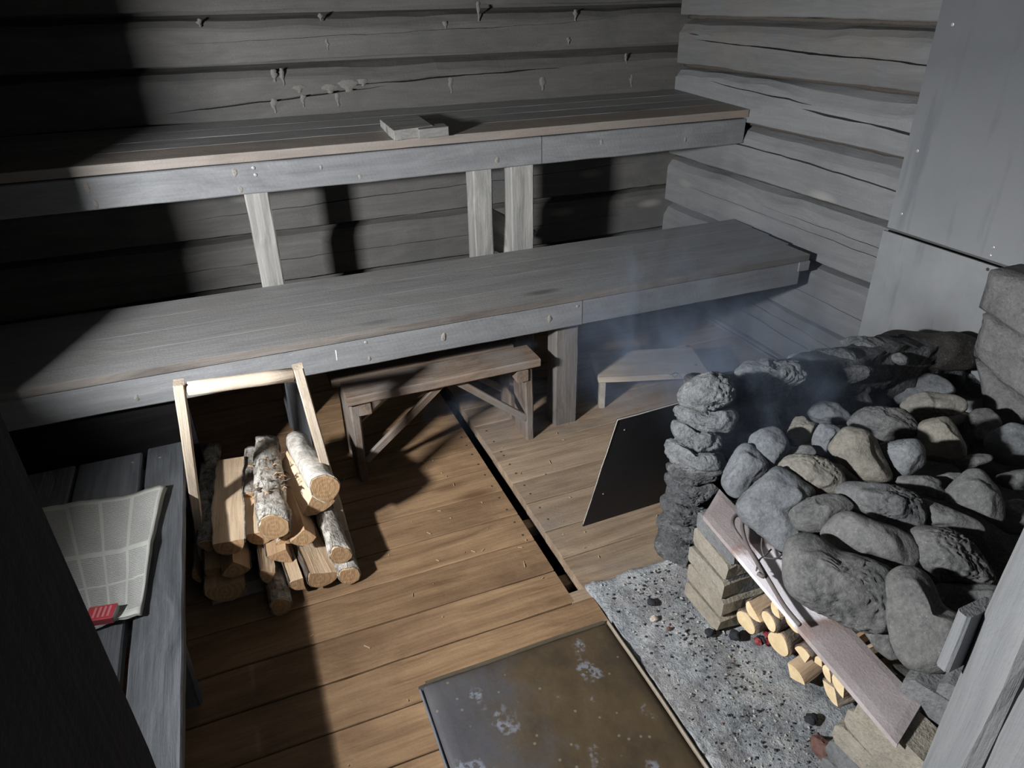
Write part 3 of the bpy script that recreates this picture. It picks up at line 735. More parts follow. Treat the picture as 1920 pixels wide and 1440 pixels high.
def firewood(A, B, r, kind, roll, bark, label, group, wood_=SPLIT, sd=None, taper=.92, rag=.004, name='firewood_log', bend=.006, cut=None):
    """split or round billet from front end A to back end B; the bark is a part of its own"""
    A = Vector(A); B = Vector(B); x = B-A; L = x.length; x.normalize()
    z = (Vector((0, 0, 1))-x*x.z).normalized(); y = z.cross(x); sd = random.random()*50 if sd is None else sd
    root = bpy.data.objects.new(name, None); 
    R = Matrix((x, y, z)).transposed().to_4x4(); R.translation = A
    P, BK = section(kind, r, sd=sd); c, s = math.cos(roll), math.sin(roll)
    P = [(c*a-s*b, s*a+c*b) for a, b in P]
    n = len(P); nu = 14; vs, fs, mi = [], [], []
    for i in range(nu+1):
        t = i/nu; k = 1-(1-taper)*t; by = bend*math.sin(t*PI+sd); bz = bend*.7*math.sin(t*4+sd)
        for j, (a, b) in enumerate(P):
            e = 1+rag/r*fbm((t*L*14+sd, a*30, b*30), 1, 3)*1.4
            ex = rag*.3*fbm((a*60+sd, b*60, i), 1, 2) if i in (0, nu) else 0
            vs.append((t*L+ex, a*k*e+by, b*k*e+bz))
    for i in range(nu):
        for j in range(n): fs.append((i*n+j, i*n+(j+1) % n, (i+1)*n+(j+1) % n, (i+1)*n+j)); mi.append(0)
    ctr = len(vs); vs.append((0, sum(p[0] for p in P)/n+bend*math.sin(sd), sum(p[1] for p in P)/n+bend*.7*math.sin(sd)))
    for j in range(n): fs.append((ctr, (j+1) % n, j)); mi.append(1)
    fs.append(tuple(nu*n+j for j in range(n))); mi.append(1)
    body = mesh_obj(name, vs, fs, [wood_, cut or CUT], None, False, mi)
    body.matrix_world = R
    tag(body, label, 'firewood', group)
    if bark is not None:
        bv, bf = [], []; th = .0035
        idx = [j for j in range(n) if BK[j]]
        js = idx+([] if kind == 'round' else [idx[-1]+1])
        m = len(js)
        for i in range(nu+1):
            for j in js:
                v = Vector(vs[i*n+j % n]); o_ = Vector((0, v.y-bend*math.sin(i/nu*PI+sd), v.z)).normalized() if kind == 'round' else Vector((0, P[j % n][0], P[j % n][1])).normalized()
                rg = .0035*abs(fbm((i*.9+sd, j*.7, 3), 1, 3))
                xx = v.x
                if i == 0: xx += .002+.012*abs(fbm((j*.8+sd, 1, 1), 1, 2))
                if i == nu: xx -= .004
                bv.append(Vector((xx, v.y, v.z))+o_*(th+rg))
        cl = (m if kind == 'round' else m-1)
        for i in range(nu):
            for k in range(cl): bf.append((i*m+k, i*m+(k+1) % m, (i+1)*m+(k+1) % m, (i+1)*m+k))
        b = mesh_obj('bark', bv, bf, bark, body, True)
        so = b.modifiers.new('thick', 'SOLIDIFY'); so.thickness = th*.9; so.offset = -1
    return body
GL = 'firewood in the carrier'
def fl_(front, zf, back, r, kind, roll, bark, label, L_=None, dx=0., dz=0., **k):
    A = onz(front, zf)
    if back is not None: B = onz(back, zf+dz)
    else: B = A+Vector((dx, L_ or .45, dz))
    return firewood(A, B, r, kind, math.radians(roll), bark, label, GL, **k)
fl_((388, 1020), .170, (400, 836), .044, 'quarter', 195, BARK, 'split log with cracked bark standing leftmost on top of the pile')
fl_((427, 1026), .185, (436, 868), .048, 'half', 2, BARK, 'halved log with a broad pale flat face left of the bark-wrapped log')
fl_((467, 930), .190, (470, 838), .034, 'quarter', 170, BARK, 'short grey bark stick squeezed left of the thick peeling log', rag=.006)
fl_((514, 988), .235, (502, 830), .042, 'round', 0, BARK, 'thick round log with peeling shaggy bark in the middle of the pile', rag=.007)
fl_((485, 1008), .160, (487, 880), .046, 'half', 4, DBARK, 'halved log with pitted face under the thick peeling log')
fl_((538, 1012), .150, (534, 900), .040, 'quarter', 140, BARK, 'narrow split log just right below the thick peeling log')
fl_((610, 916), .275, (555, 822), .045, 'round', 20, BIRCH, 'white birch log with dark flecks lying topmost at the right', taper=.72, rag=.005)
fl_((596, 948), .190, (552, 866), .078, 'quarter', -12, BIRCH, 'split log with a broad cream face under the white birch log', wood_=SPLIT)
fl_((637, 1041), .110, (606, 930), .031, 'round', 0, BARK, 'thin round log with grey bark at the right above the lowest right one')
fl_((656, 1080), .042, None, .031, 'round', 0, BARK, 'thin round log with an orange cut end lowest at the right', dx=-.03)
fl_((600, 1086), .060, None, .050, 'half', 22, DBARK, 'halved log with a jagged yellow face beside the lowest right round', dx=-.05)
fl_((554, 1098), .060, None, .042, 'quarter', 45, DBARK, 'dark quartered log with torn bark in the bottom row', dx=-.02)
fl_((494, 1082), .095, None, .042, 'quarter', 75, DBARK, 'quartered log whose split face shows a lit sliver, in the lower middle')
fl_((523, 1138), .034, None, .031, 'round', 0, BARK, 'thin round bark log lowest and nearest on the floor', dx=.0)
fl_((422, 1110), .070, None, .060, 'half', 0, DBARK, 'widest halved log at the bottom left of the pile', wood_=SPLITD, dx=.02)
fl_((438, 1072), .120, None, .056, 'quarter', 0, DBARK, 'blunt wedge log under the broad pale halved log', wood_=SPLITD, dx=.02)
fl_((400, 1072), .110, None, .034, 'half', 8, DBARK, 'small halved log at the left under the leftmost split log', wood_=SPLITD, dx=.02)
fl_((369, 1080), .085, None, .038, 'slab', 80, DBARK, 'thin bark slab standing on edge at the far left of the pile', wood_=SPLITD, dx=.01)
fl_((568, 1012), .150, None, .058, 'quarter', 10, DBARK, 'wedge log in shade between the cream split log and the middle', L_=.4, wood_=SPLITD, dx=-.03)
fl_((530, 1048), .105, None, .056, 'quarter', 35, DBARK, 'triangular split log behind the quartered log with the lit sliver', wood_=SPLITD)
fl_((458, 1104), .050, None, .034, 'wedge', 160, None, 'small splinter log peeping out beside the widest halved log', wood_=SPLITD)
# torn curls of bark on the middle log
root_b = [o for o in COL.objects if o.get('label', '').startswith('thick round log')][0]
for k in range(26):
    a = random.uniform(-.2, PI*1.0); t = random.uniform(.10, .30); rr = .045
    mw = root_b.matrix_world
    p0 = Vector((t, rr*math.cos(a), rr*math.sin(a))); d = Vector((random.uniform(-.5, .5), math.cos(a+random.uniform(-1, 1)), math.sin(a+random.uniform(-.6, .6))))
    Lc = random.uniform(.012, .03); wv = random.uniform(.003, .007); side = Vector((random.uniform(-1, 1), -math.sin(a), math.cos(a))).normalized()*wv
    pts = [p0, p0+d*Lc*.5+Vector((0, 0, .003)), p0+d*Lc+Vector((random.uniform(-.01, .01), 0, -.004))]
    vs = [q+s for q in pts for s in (-side, side)]
    o = mesh_obj('bark_curl', vs, [(0, 1, 3, 2), (2, 3, 5, 4)], SPLITD if k % 2 else DBARK, root_b, True)
    m = o.modifiers.new('thick', 'SOLIDIFY'); m.thickness = .001

# ------------------------------------------------------------------ floor sheet
def floor_sheet():
    x0, x1, y1, y0 = .212, .778, 1.258, .30
    r = thing('floor_sheet', (.5, .8, 0), 'rust brown sheet metal plate lying on the floorboards by the hearth', 'metal sheet')
    nx, ny = 24, 40; vs, fs = [], []
    for j in range(ny+1):
        for i in range(nx+1):
            x = x0+(x1-x0)*i/nx; y = y0+(y1-y0)*j/ny
            e = min(x-x0, x1-x, y1-y)
            z = .016-.013*max(0, 1-e/.012)**1.3 + .0012*fbm((x, y, 2), 5, 3)
            if (x-x0)+(y1-y) < .02: z -= .003
            vs.append((x-.5, y-.8, z))
    for j in range(ny):
        for i in range(nx): fs.append((j*(nx+1)+i, j*(nx+1)+i+1, (j+1)*(nx+1)+i+1, (j+1)*(nx+1)+i))
    o = mesh_obj('sheet', vs, fs, RUST, r, True)
    mo = o.modifiers.new('thick', 'SOLIDIFY'); mo.thickness = .0025; mo.offset = -1
    bar('folded_edge', (x1-.001, y0, .012), (x1-.001, y1-.012, .012), .008, .014, flat('worn_sheet_edge', (.30, .25, .19), .5, .4), r, bev=.003)
    bar('folded_edge', (x0+.002, y0, .009), (x0+.002, y1-.02, .009), .007, .010, flat('bluish_sheet_edge', (.15, .16, .18), .45, .5), r, bev=.003)
    bar('folded_edge', (x0+.02, y1-.004, .008), (x1-.012, y1-.004, .008), .012, .010, flat('brown_sheet_edge', (.10, .082, .055), .5, .4), r, bev=.003)
floor_sheet()

# ------------------------------------------------------------------ stones
CROPS = {'h0': (1220, 600, 2.743), 'h1': (1540, 600, 4.8), 'h2': (1340, 780, 4.8), 'h3': (1600, 800, 4.8), 'h4': (1440, 980, 4.), 'k': (1220, 620, 2.88), 'p': (0, 0, 1.)}
def to_px(crop, pts):
    a, b, s = CROPS[crop]; return [(a+x/s, b+y/s) for x, y in pts]
def ico(n):
    import bmesh
    bm = bmesh.new(); bmesh.ops.create_icosphere(bm, subdivisions=n, radius=1)
    v = [q.co.copy() for q in bm.verts]; f = [tuple(x.index for x in q.verts) for q in bm.faces]; bm.free(); return v, f
ICO = {k: ico(k) for k in (2, 3, 4, 5)}
def stone(name, px, pos_fn, mat, parent=None, depth=.8, sd=0., rough=.03, pit=0., facets=5, sub=5, boxy=.82, grow=1.0):
    cx = sum(p[0] for p in px)/len(px); cy = sum(p[1] for p in px)/len(px)
    # area centroid
    A = Cx = Cy = 0
    for (x0, y0), (x1, y1) in zip(px, px[1:]+px[:1]):
        k = x0*y1-x1*y0; A += k; Cx += (x0+x1)*k; Cy += (y0+y1)*k
    if abs(A) > 1: cx, cy = Cx/(3*A), Cy/(3*A)
    C0 = pos_fn((cx, cy)); s = 1/pxm(C0)
    n_ = (CAM-C0).normalized(); r_ = rt-n_*rt.dot(n_); r_.normalize(); u_ = n_.cross(r_)
    # radius by direction: intersection of direction with the outline
    K = 72; rad = []
    for k in range(K):
        a = 2*PI*k/K; dx, dy = math.cos(a), -math.sin(a); best = 0
        for (x0, y0), (x1, y1) in zip(px, px[1:]+px[:1]):
            ex, ey = x1-x0, y1-y0; den = dx*ey-dy*ex
            if abs(den) < 1e-9: continue
            t = ((x0-cx)*ey-(y0-cy)*ex)/den; q = ((x0-cx)*dy-(y0-cy)*dx)/den
            if t > 0 and -1e-6 <= q <= 1+1e-6: best = max(best, t)
        rad.append(best*s*grow)
    mean = sum(rad)/K
    rad = [r if r > 0 else mean for r in rad]
    rad = [(rad[k-2]+2*rad[k-1]+3*rad[k]+2*rad[(k+1) % K]+rad[(k+2) % K])/9 for k in range(K)]
    srt = sorted(rad); dz = depth*(srt[K//5]*.75+mean*.35)
    rnd = random.Random(int(sd*1000)+5)
    cuts = [(Vector((rnd.gauss(0, 1), rnd.gauss(0, 1), abs(rnd.gauss(0, .8))+.15)).normalized(), rnd.uniform(.62, .86)) for _ in range(facets)]
    pd = Vector((rnd.gauss(0, 1), rnd.gauss(0, 1), rnd.uniform(.2, 1))).normalized()
    V, Fc = ICO[sub]; vs = []
    for v in V:
        w = v.copy()
        for cn, cd_ in cuts:
            e = w.dot(cn)-cd_
            if e > 0: w = w-cn*e*.86
        pl = math.hypot(w.x, w.y); a = math.atan2(w.y, w.x) % (2*PI); f = a/(2*PI)*K; i = int(f) % K; t = f-int(f)
        R_ = rad[i]*(1-t)+rad[(i+1) % K]*t
        # keep the silhouette although the facets cut in
        ol = math.hypot(v.x, v.y); a2 = math.atan2(v.y, v.x) % (2*PI); 
        sil = min(1, max(0, (ol-.80)/.2)); pl = pl*(1-sil)+ol*sil
        pl = pl**boxy
        p = Vector((math.cos(a)*R_*pl, math.sin(a)*R_*pl, w.z*dz))
        q = p/mean
        d = rough*(fbm(q+Vector((sd*7, sd*3, 0)), 1.6, 4)*.8 + fbm(q+Vector((sd, 1, sd)), 6, 3)*.22)
        if pit:
            sel = min(1, max(0, (v.dot(pd)+.05)*2.5))
            cell = noise.voronoi(q*Vector((1, 1, 1)).length*3.4+Vector((sd, sd, 0)))[0][0]
            st = Vector((q.x*2.6+q.y*1.2, q.y*6.5-q.x*3.0, q.z*5))
            d -= pit*sel*(.55*(.5-min(.5, cell)*.9) + 1.5*abs(fbm(st+Vector((3, sd, 1)), 1.5, 4)) )
        vs.append(p+v*d*mean)
    o = mesh_obj(name, vs, Fc, mat, None, True)
    mw = Matrix((r_, u_, n_)).transposed().to_4x4(); mw.translation = C0
    o.matrix_basis = mw if parent is None else place_of(parent).inverted() @ mw
    if parent is not None: o.parent = parent
    return o
def heap_h(x, y): return .385+.135*math.exp(-(((x-1.5)/.52)**2+((y-1.0)/.50)**2))
def heap_at(dz):
    def f(p):
        d = ray(p); t = .5
        while t < 4:
            q = CAM+d*t
            if q.z < heap_h(q.x, q.y)+dz: return q
            t += .004
        return q
    return f
HS = [ # crop, dz, outline, material, label, pit, kwargs
 ('h1', -.02, [(75,740),(160,640),(260,585),(340,590),(400,660),(450,770),(350,800),(290,840),(235,850),(150,800)], STONEB, 'rounded grey stone at the back left of the heap beside the smoke', 0),
 ('h1', -.03, [(430,655),(500,600),(560,588),(590,620),(560,670),(470,690)], STONEB, 'small pale pointed stone tip between the back stones', 0),
 ('h1', -.01, [(550,650),(640,590),(780,510),(900,478),(1020,500),(1110,560),(1160,650),(1100,700),(850,740),(700,800),(580,770)], STONEB, 'large smooth dome-topped stone at the back of the heap', 0),
 ('h1', -.03, [(1085,520),(1180,480),(1260,463),(1370,480),(1440,520),(1560,590),(1650,700),(1500,720),(1330,690),(1180,650),(1130,590)], STONEB, 'rough pointed stone at the back beside the concrete blocks', .10),
 ('h1', .015, [(725,780),(840,670),(950,645),(1190,680),(1265,730),(1260,820),(1150,860),(900,920),(800,830)], STONET, 'brownish layered stone lying below the dome-topped one', .10),
 ('h1', .01, [(240,940),(340,830),(400,780),(560,778),(720,800),(800,880),(845,980),(830,1040),(700,1075),(560,1090),(420,1010),(320,985)], STONE, 'speckled hump-backed stone in the upper middle of the heap', .08),
 ('h1', .03, [(75,1150),(180,1020),(240,962),(400,985),(470,1050),(520,1200),(610,1420),(560,1455),(340,1440),(200,1300)], STONET, 'tall tan grainy stone in the centre of the heap', 0),
 ('h1', .02, [(495,1150),(560,1110),(740,1075),(850,1070),(905,1160),(905,1290),(800,1390),(700,1408),(600,1345),(530,1260)], STONEB, 'blunt grey stone with a rough dark right side next to the tan one', .06),
 ('h1', .0, [(880,1030),(910,930),(1000,885),(1140,873),(1190,960),(1260,1120),(1265,1200),(1190,1288),(1060,1275),(920,1248),(935,1120)], STONET, 'squarish brown-grey stone with a pale patch on top', .03),
 ('h1', -.02, [(1310,960),(1330,860),(1400,805),(1500,798),(1570,860),(1595,950),(1510,1060),(1460,1150),(1350,1160),(1312,1060)], STONE, 'upright egg-shaped stone in the upper right of the heap', 0),
 ('h1', -.01, [(1510,1090),(1600,990),(1720,922),(1824,955),(1900,1020),(1920,1200),(1824,1312),(1640,1305),(1535,1225)], STONEB, 'pale wedge-shaped stone at the right end of the heap', 0),
 ('h1', -.02, [(1195,1280),(1290,1225),(1400,1203),(1510,1215),(1510,1270),(1400,1310),(1290,1370)], STONE, 'small angular stone with a bright ridge at the right', 0),
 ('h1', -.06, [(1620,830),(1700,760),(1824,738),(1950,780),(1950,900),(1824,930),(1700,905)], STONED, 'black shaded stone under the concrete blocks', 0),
 ('h0', -.01, [(810,480),(850,430),(880,413),(960,430),(1020,490),(1010,535),(900,540),(840,520)], STONEB, 'small pale flat-topped stone at the upper left of the heap', 0),
 ('h2', .0, [(60,600),(100,480),(150,370),(230,270),(310,235),(400,330),(480,450),(440,530),(330,610),(260,700),(205,748),(110,690)], STONEB, 'ash-dusted oval stone next to the end of the iron plate', .03),
 ('h2', .03, [(312,230),(340,170),(420,120),(540,96),(600,140),(655,230),(655,300),(590,400),(500,478),(440,460),(340,415),(315,330)], STONEB, 'upright two-faced grey stone leaning at the left of the heap', .0),
 ('h2', .01, [(655,160),(700,60),(730,10),(800,0),(850,50),(920,70),(885,170),(855,240),(770,258),(700,215)], STONET, 'small pinkish rough stone behind the upright two-faced one', .06),
 ('h2', -.03, [(525,60),(580,5),(650,-15),(725,0),(690,90),(650,160),(560,130)], STONE, 'dark round stone half hidden behind the small pinkish one', 0),
 ('h2', .01, [(875,230),(920,120),(965,58),(1060,80),(1145,130),(1095,215),(1035,300),(970,370),(890,310)], STONEB, 'pale pentagonal stone left of the tall tan stone', .04),
 ('h2', -.01, [(192,820),(260,730),(400,590),(580,448),(720,540),(910,690),(830,780),(720,850),(700,950),(780,1050),(690,1150),(640,1225),(555,1200),(420,1070),(260,940)], STONEB, 'broad flat-faced stone resting over the iron plate', .03),
 ('h2', .03, [(575,470),(640,380),(740,338),(900,350),(1010,390),(1100,480),(1155,560),(1125,695),(960,692),(780,645),(650,580)], STONET, 'oval tan stone with a ragged right edge in the left middle', .07),
 ('h2', .0, [(585,420),(680,310),(790,260),(870,268),(910,345),(780,370),(660,400)], STONE, 'thin dark stone tucked behind the oval tan one', .02),
 ('h2', .0, [(1000,400),(1160,450),(1290,580),(1160,610),(1090,490)], STONE, 'narrow shaded stone beneath the tall tan one', 0),
 ('h3', .025, [(-130,570),(-60,500),(130,498),(380,530),(520,590),(590,680),(612,830),(560,925),(420,925),(250,855),(100,765),(-40,700)], STONE, 'long pitted stone with a rough upper side in the centre', .11),
 ('h2', .01, [(675,870),(740,790),(850,740),(1000,703),(1135,705),(1250,830),(1150,890),(1040,960),(980,1035),(860,1042),(760,1025),(708,980)], STONE, 'dark faceted stone with a notch between the broad and long ones', .03),
 ('h3', .03, [(-262,960),(-200,880),(-90,778),(40,768),(130,820),(330,900),(450,960),(520,1040),(528,1180),(450,1275),(300,1275),(120,1205),(-60,1140),(-215,1060)], STONE, 'long smooth potato-shaped stone under the pitted one', 0),
 ('h3', -.01, [(390,470),(500,438),(690,443),(775,490),(755,560),(850,600),(810,670),(620,620),(450,540)], STONE, 'low flat stone under the blunt grey one', .03),
 ('h3', -.02, [(755,450),(860,413),(975,418),(965,475),(885,525),(860,600),(760,550)], STONE, 'small rough stone wedged left of the cone-shaped one', .06),
 ('h3', .02, [(845,620),(880,560),(970,470),(1050,388),(1170,388),(1220,470),(1280,570),(1305,700),(1295,830),(1220,895),(1150,810),(1000,735),(890,695)], STONE, 'smooth cone-shaped dark stone at the right', 0),
 ('h3', .01, [(600,680),(650,636),(800,700),(960,780),(1080,850),(1128,920),(1112,980),(960,955),(800,915),(640,900),(608,800)], STONE, 'long angular stone with a pale left end below the cone-shaped one', 0),
 ('h3', -.03, [(1290,830),(1340,740),(1420,668),(1500,652),(1600,690),(1640,850),(1560,980),(1400,960),(1310,900)], STONE, 'round shaded stone at the right behind the door jamb', 0),
 ('h3', -.04, [(1315,440),(1450,398),(1620,375),(1640,570),(1450,570),(1335,525)], STONE, 'dim flat stone at the far right under the pale wedge-shaped one', .04),
 ('h3', .03, [(512,1080),(540,980),(620,903),(720,898),(900,930),(1010,990),(1090,1100),(1150,1230),(1192,1360),(1180,1402),(1040,1422),(900,1412),(780,1395),(700,1300),(560,1210)], STONE, 'big stone with a black broken pit on its upper right', .13),
 ('h4', .02, [(148,420),(158,300),(170,180),(230,110),(340,73),(420,90),(480,160),(560,220),(700,260),(850,320),(955,390),(960,560),(945,700),(830,785),(680,802),(560,772),(440,705),(300,625),(188,535)], STONE, 'largest boulder overhanging the iron plate, half of it roughly pitted', .085),
 ('h4', .03, [(955,440),(1000,368),(1090,328),(1180,350),(1260,420),(1290,520),(1305,640),(1400,700),(1500,720),(1485,800),(1425,920),(1365,1015),(1250,1083),(1100,1098),(990,1055),(938,940),(922,780),(938,600)], STONE, 'tall smooth pear-shaped stone at the lower right of the heap', 0),
 ('h4', .0, [(1280,520),(1320,455),(1450,465),(1730,478),(1720,560),(1640,640),(1570,700),(1500,722),(1400,697),(1308,625)], STONE, 'smooth stone between the broken pitted one and the door jamb', 0),
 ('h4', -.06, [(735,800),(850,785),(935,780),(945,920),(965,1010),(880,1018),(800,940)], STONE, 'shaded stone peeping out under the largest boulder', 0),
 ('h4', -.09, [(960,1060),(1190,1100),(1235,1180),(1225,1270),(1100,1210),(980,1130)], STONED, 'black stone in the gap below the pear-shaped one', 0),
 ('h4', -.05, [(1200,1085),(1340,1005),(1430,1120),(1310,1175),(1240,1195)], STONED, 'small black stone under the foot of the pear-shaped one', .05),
]
for i, (cr, dz, pts, mat, lab, pit) in enumerate(HS):
    o = stone('sauna_stone', to_px(cr, pts), heap_at(dz), mat, None, .74, i*1.37+2, .04, pit, 5, 5, grow=1.035)
    tag(o, lab, 'stone', 'stones heaped on the stove')

# ------------------------------------------------------------------ stove
stv = thing('sauna_stove', (1.45, 1.0, 0), 'rubble stone smoke sauna stove with a stone pillar and iron plate over its mouth', 'stove')
KS = [([(148,350),(180,290),(250,250),(340,223),(400,233),(455,310),(445,380),(340,432),(200,418),(150,388)], STACK),
      ([(122,430),(150,385),(240,415),(340,435),(440,415),(468,480),(420,545),(280,550),(170,505)], STACK),
      ([(115,490),(160,478),(250,535),(375,555),(375,645),(260,660),(170,608),(118,560)], STACK),
      ([(73,620),(110,578),(200,600),(260,645),(375,655),(405,770),(330,785),(200,768),(100,700)], STACK),
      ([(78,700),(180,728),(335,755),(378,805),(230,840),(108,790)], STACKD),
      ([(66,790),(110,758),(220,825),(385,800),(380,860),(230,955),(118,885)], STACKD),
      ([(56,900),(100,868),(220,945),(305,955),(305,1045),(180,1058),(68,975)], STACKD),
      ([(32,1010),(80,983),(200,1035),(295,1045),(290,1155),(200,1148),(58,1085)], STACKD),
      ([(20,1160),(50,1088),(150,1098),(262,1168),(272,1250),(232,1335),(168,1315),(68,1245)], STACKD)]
def pillar_core():
    vs, fs = [], []; n, m = 14, 12
    for j in range(m+1):
        for k in range(n):
            a = 2*PI*k/n; z = .015+.62*j/m; r = (.055-.012*j/m)*(1+.2*fbm((math.cos(a), math.sin(a), z*6), 1.5, 3))
            vs.append(W(stv, (1.125+.012*j/m+r*math.cos(a), 1.435+r*math.sin(a), z)))
    for j in range(m):
        for k in range(n): fs.append((j*n+k, j*n+(k+1) % n, (j+1)*n+(k+1) % n, (j+1)*n+k))
    fs.append(tuple(range(n-1, -1, -1))); fs.append(tuple(m*n+k for k in range(n)))
    return mesh_obj('stone_pillar', vs, fs, STACKD, stv, True)
pil = pillar_core()
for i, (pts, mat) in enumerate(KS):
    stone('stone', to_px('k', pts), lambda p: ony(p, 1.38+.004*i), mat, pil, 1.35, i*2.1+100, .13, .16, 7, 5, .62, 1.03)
BW = [([(430,275),(500,215),(560,203),(640,208),(770,218),(800,300),(720,345),(560,390),(500,360)], STACK, 1.44, .14),
      ([(685,195),(790,158),(880,143),(1000,148),(1065,190),(1055,245),(950,250),(800,240)], STACK, 1.52, .10),
      ([(775,265),(900,243),(1060,230),(1135,248),(1115,295),(1000,330),(850,340),(785,318)], STACKD, 1.45, .07),
      ([(982,110),(1030,83),(1130,88),(1205,120),(1195,155),(1090,185),(1020,152)], STACK, 1.53, .05),
      ([(560,330),(680,330),(790,320),(800,400),(720,450),(600,450)], STACKD, 1.47, .08),
      ([(400,380),(480,360),(580,380),(600,470),(520,540),(430,530)], STACKD, 1.45, .08),
      ([(790,330),(940,330),(1080,300),(1120,370),(1000,420),(850,420)], STACKD, 1.50, .08),
      ([(430,520),(540,500),(640,470),(660,560),(520,640),(440,640)], STACKD, 1.42, .08)]
def rubble_wall():
    nx, nz = 60, 24; vs, fs = [], []; top_ = lambda x: .575-.05*max(0, (x-1.9)/.4)+.02*fbm((x, 3, 1), 7, 3)
    for j in range(nz+1):
        for i in range(nx+1):
            x = 1.21+(2.285-1.21)*i/nx; z = .02+(top_(x)-.02)*j/nz
            vs.append(W(stv, (x+.01*fbm((x, z, 7), 12, 2), 1.435+.035*fbm((x*1.0, z*1.5, 2), 9, 4), z)))
    for j in range(nz):
        for i in range(nx): fs.append((j*(nx+1)+i, j*(nx+1)+i+1, (j+1)*(nx+1)+i+1, (j+1)*(nx+1)+i))
    b = len(vs)
    for j in (0, nz):
        for i in range(nx+1): v = vs[j*(nx+1)+i]; vs.append(Vector((v[0], 1.535-1.0+.012*fbm((v[0]*9, j, 3), 1, 2), v[2])))
    for i in range(nx): fs.append((nz*(nx+1)+i, nz*(nx+1)+i+1, b+nx+1+i+1, b+nx+1+i)); fs.append((b+nx+1+i, b+nx+1+i+1, b+i+1, b+i))
    fs.append(tuple([j*(nx+1) for j in range(nz+1)]+[b+nx+1, b])); fs.append(tuple([j*(nx+1)+nx for j in range(nz, -1, -1)]+[b+nx, b+nx+1+nx]))
    return mesh_obj('rubble_wall', vs, fs, STACKD, stv, True)
rbw = rubble_wall()
for i, (pts, mat, y, pit) in enumerate(BW):
    stone('stone', to_px('h0', pts), lambda p: ony(p, y), mat, rbw, 1.1, i*1.7+150, .12, pit*1.3, 6, 5, .66, 1.04)
sl = stone('capstone', to_px('h0', [(1168,105),(1250,43),(1440,68),(1540,58),(1650,100),(1665,150),(1640,250),(1500,262),(1340,245),(1230,190)]), lambda p: ony(p, 1.50), STONED, stv, 1.0, 171., .02, .02, 6, 5, .62)
sl['label'] = 'soot-black flat capstone'
stone('stone', to_px('h0', [(1235,180),(1280,165),(1320,190),(1325,230),(1280,235),(1245,210)]), lambda p: ony(p, 1.43), STACK, stv, 1., 177., .04, .08, 3, 3)
# hidden rubble core that carries the heap
def core():
    nx, ny = 40, 36; vs, fs = [], []
    for j in range(ny+1):
        for i in range(nx+1):
            x = 1.16+(2.285-1.16)*i/nx; y = .42+(1.50-.42)*j/ny
            z = heap_h(x, y)-.115+.03*fbm((x, y, 1), 8, 3)
            if x < 1.2: z = .33
            vs.append(W(stv, (x, y, z)))
    for j in range(ny):
        for i in range(nx): fs.append((j*(nx+1)+i, j*(nx+1)+i+1, (j+1)*(nx+1)+i+1, (j+1)*(nx+1)+i))
    def skirt(idx):
        b = len(vs)
        for k in idx: v = vs[k]; vs.append(W(stv, (v[0]+1.45, v[1]+1.0, .02)))
        for k in range(len(idx)-1): fs.append((idx[k], idx[k+1], b+k+1, b+k))
    N = nx+1
    skirt([i for i in range(N)]); skirt([ny*N+i for i in range(N)][::-1]); skirt([j*N+nx for j in range(ny+1)])
    # the mouth side: a wall set back inside the fire chamber
    b = len(vs)
    for j in range(ny+1): v = vs[j*N]; vs.append(W(stv, (v[0]+1.45+.10, v[1]+1.0, .33)))
    for j in range(ny): fs.append((j*N, b+j, b+j+1, (j+1)*N))
    c = len(vs)
    for j in range(ny+1): v = vs[b+j]; vs.append(W(stv, (v[0]+1.45, v[1]+1.0, .02)))
    for j in range(ny): fs.append((b+j, c+j, c+j+1, b+j+1))
    return mesh_obj('rubble_core', vs, fs, STONED, stv, True)
core()
# iron plate over the mouth
def iron_plate():
    z = .352; q = [onz((1319, 966), z), onz((1683, 1395), z), onz((1729, 1318), z+.004), onz((1349, 916), z+.004)]
    e = (q[1]-q[0]); L_ = e.length; ang = math.atan2(e.y, e.x); c = sum(q, Vector())/4
    ex = Vector((math.cos(ang), math.sin(ang), 0)); ey = Vector((-ex.y, ex.x, 0))
    n, m = 40, 6; vs, fs = [], []
    for t in (0, 1):
        for i in range(n+1):
            for j in range(m+1):
                u, v = i/n, j/m; p = (q[0]*(1-u)+q[1]*u)*(1-v)+(q[3]*(1-u)+q[2]*u)*v - c
                ed = min(u*L_, (1-u)*L_, v*.1, (1-v)*.1); z_ = -.002*max(0, 1-ed/.004)**2+.0015*fbm(p, 9, 2)
                vs.append((p.dot(ex), p.dot(ey), p.z+(z_ if t == 0 else -.014)))
    N = (n+1)*(m+1); k = lambda t, i, j: t*N+i*(m+1)+j
    for i in range(n):
        for j in range(m): fs += [(k(0, i, j), k(0, i+1, j), k(0, i+1, j+1), k(0, i, j+1)), (k(1, i, j+1), k(1, i+1, j+1), k(1, i+1, j), k(1, i, j))]
        fs += [(k(1, i, 0), k(1, i+1, 0), k(0, i+1, 0), k(0, i, 0)), (k(0, i, m), k(0, i+1, m), k(1, i+1, m), k(1, i, m))]
    for j in range(m): fs += [(k(0, 0, j), k(0, 0, j+1), k(1, 0, j+1), k(1, 0, j)), (k(1, n, j), k(1, n, j+1), k(0, n, j+1), k(0, n, j))]
    o = mesh_obj('iron_plate', vs, fs, PLATE, stv, False, loc=W(stv, c), rot=(0, 0, ang))
    o['label'] = 'heat-bleached flat iron plate over the fire mouth'
    board('plate_flange', L_*.96, .010, .05, PLATE, stv, W(stv, c+ey*.05+Vector((0, 0, -.036))), rot=(0, 0, ang), bev=.003)
iron_plate()
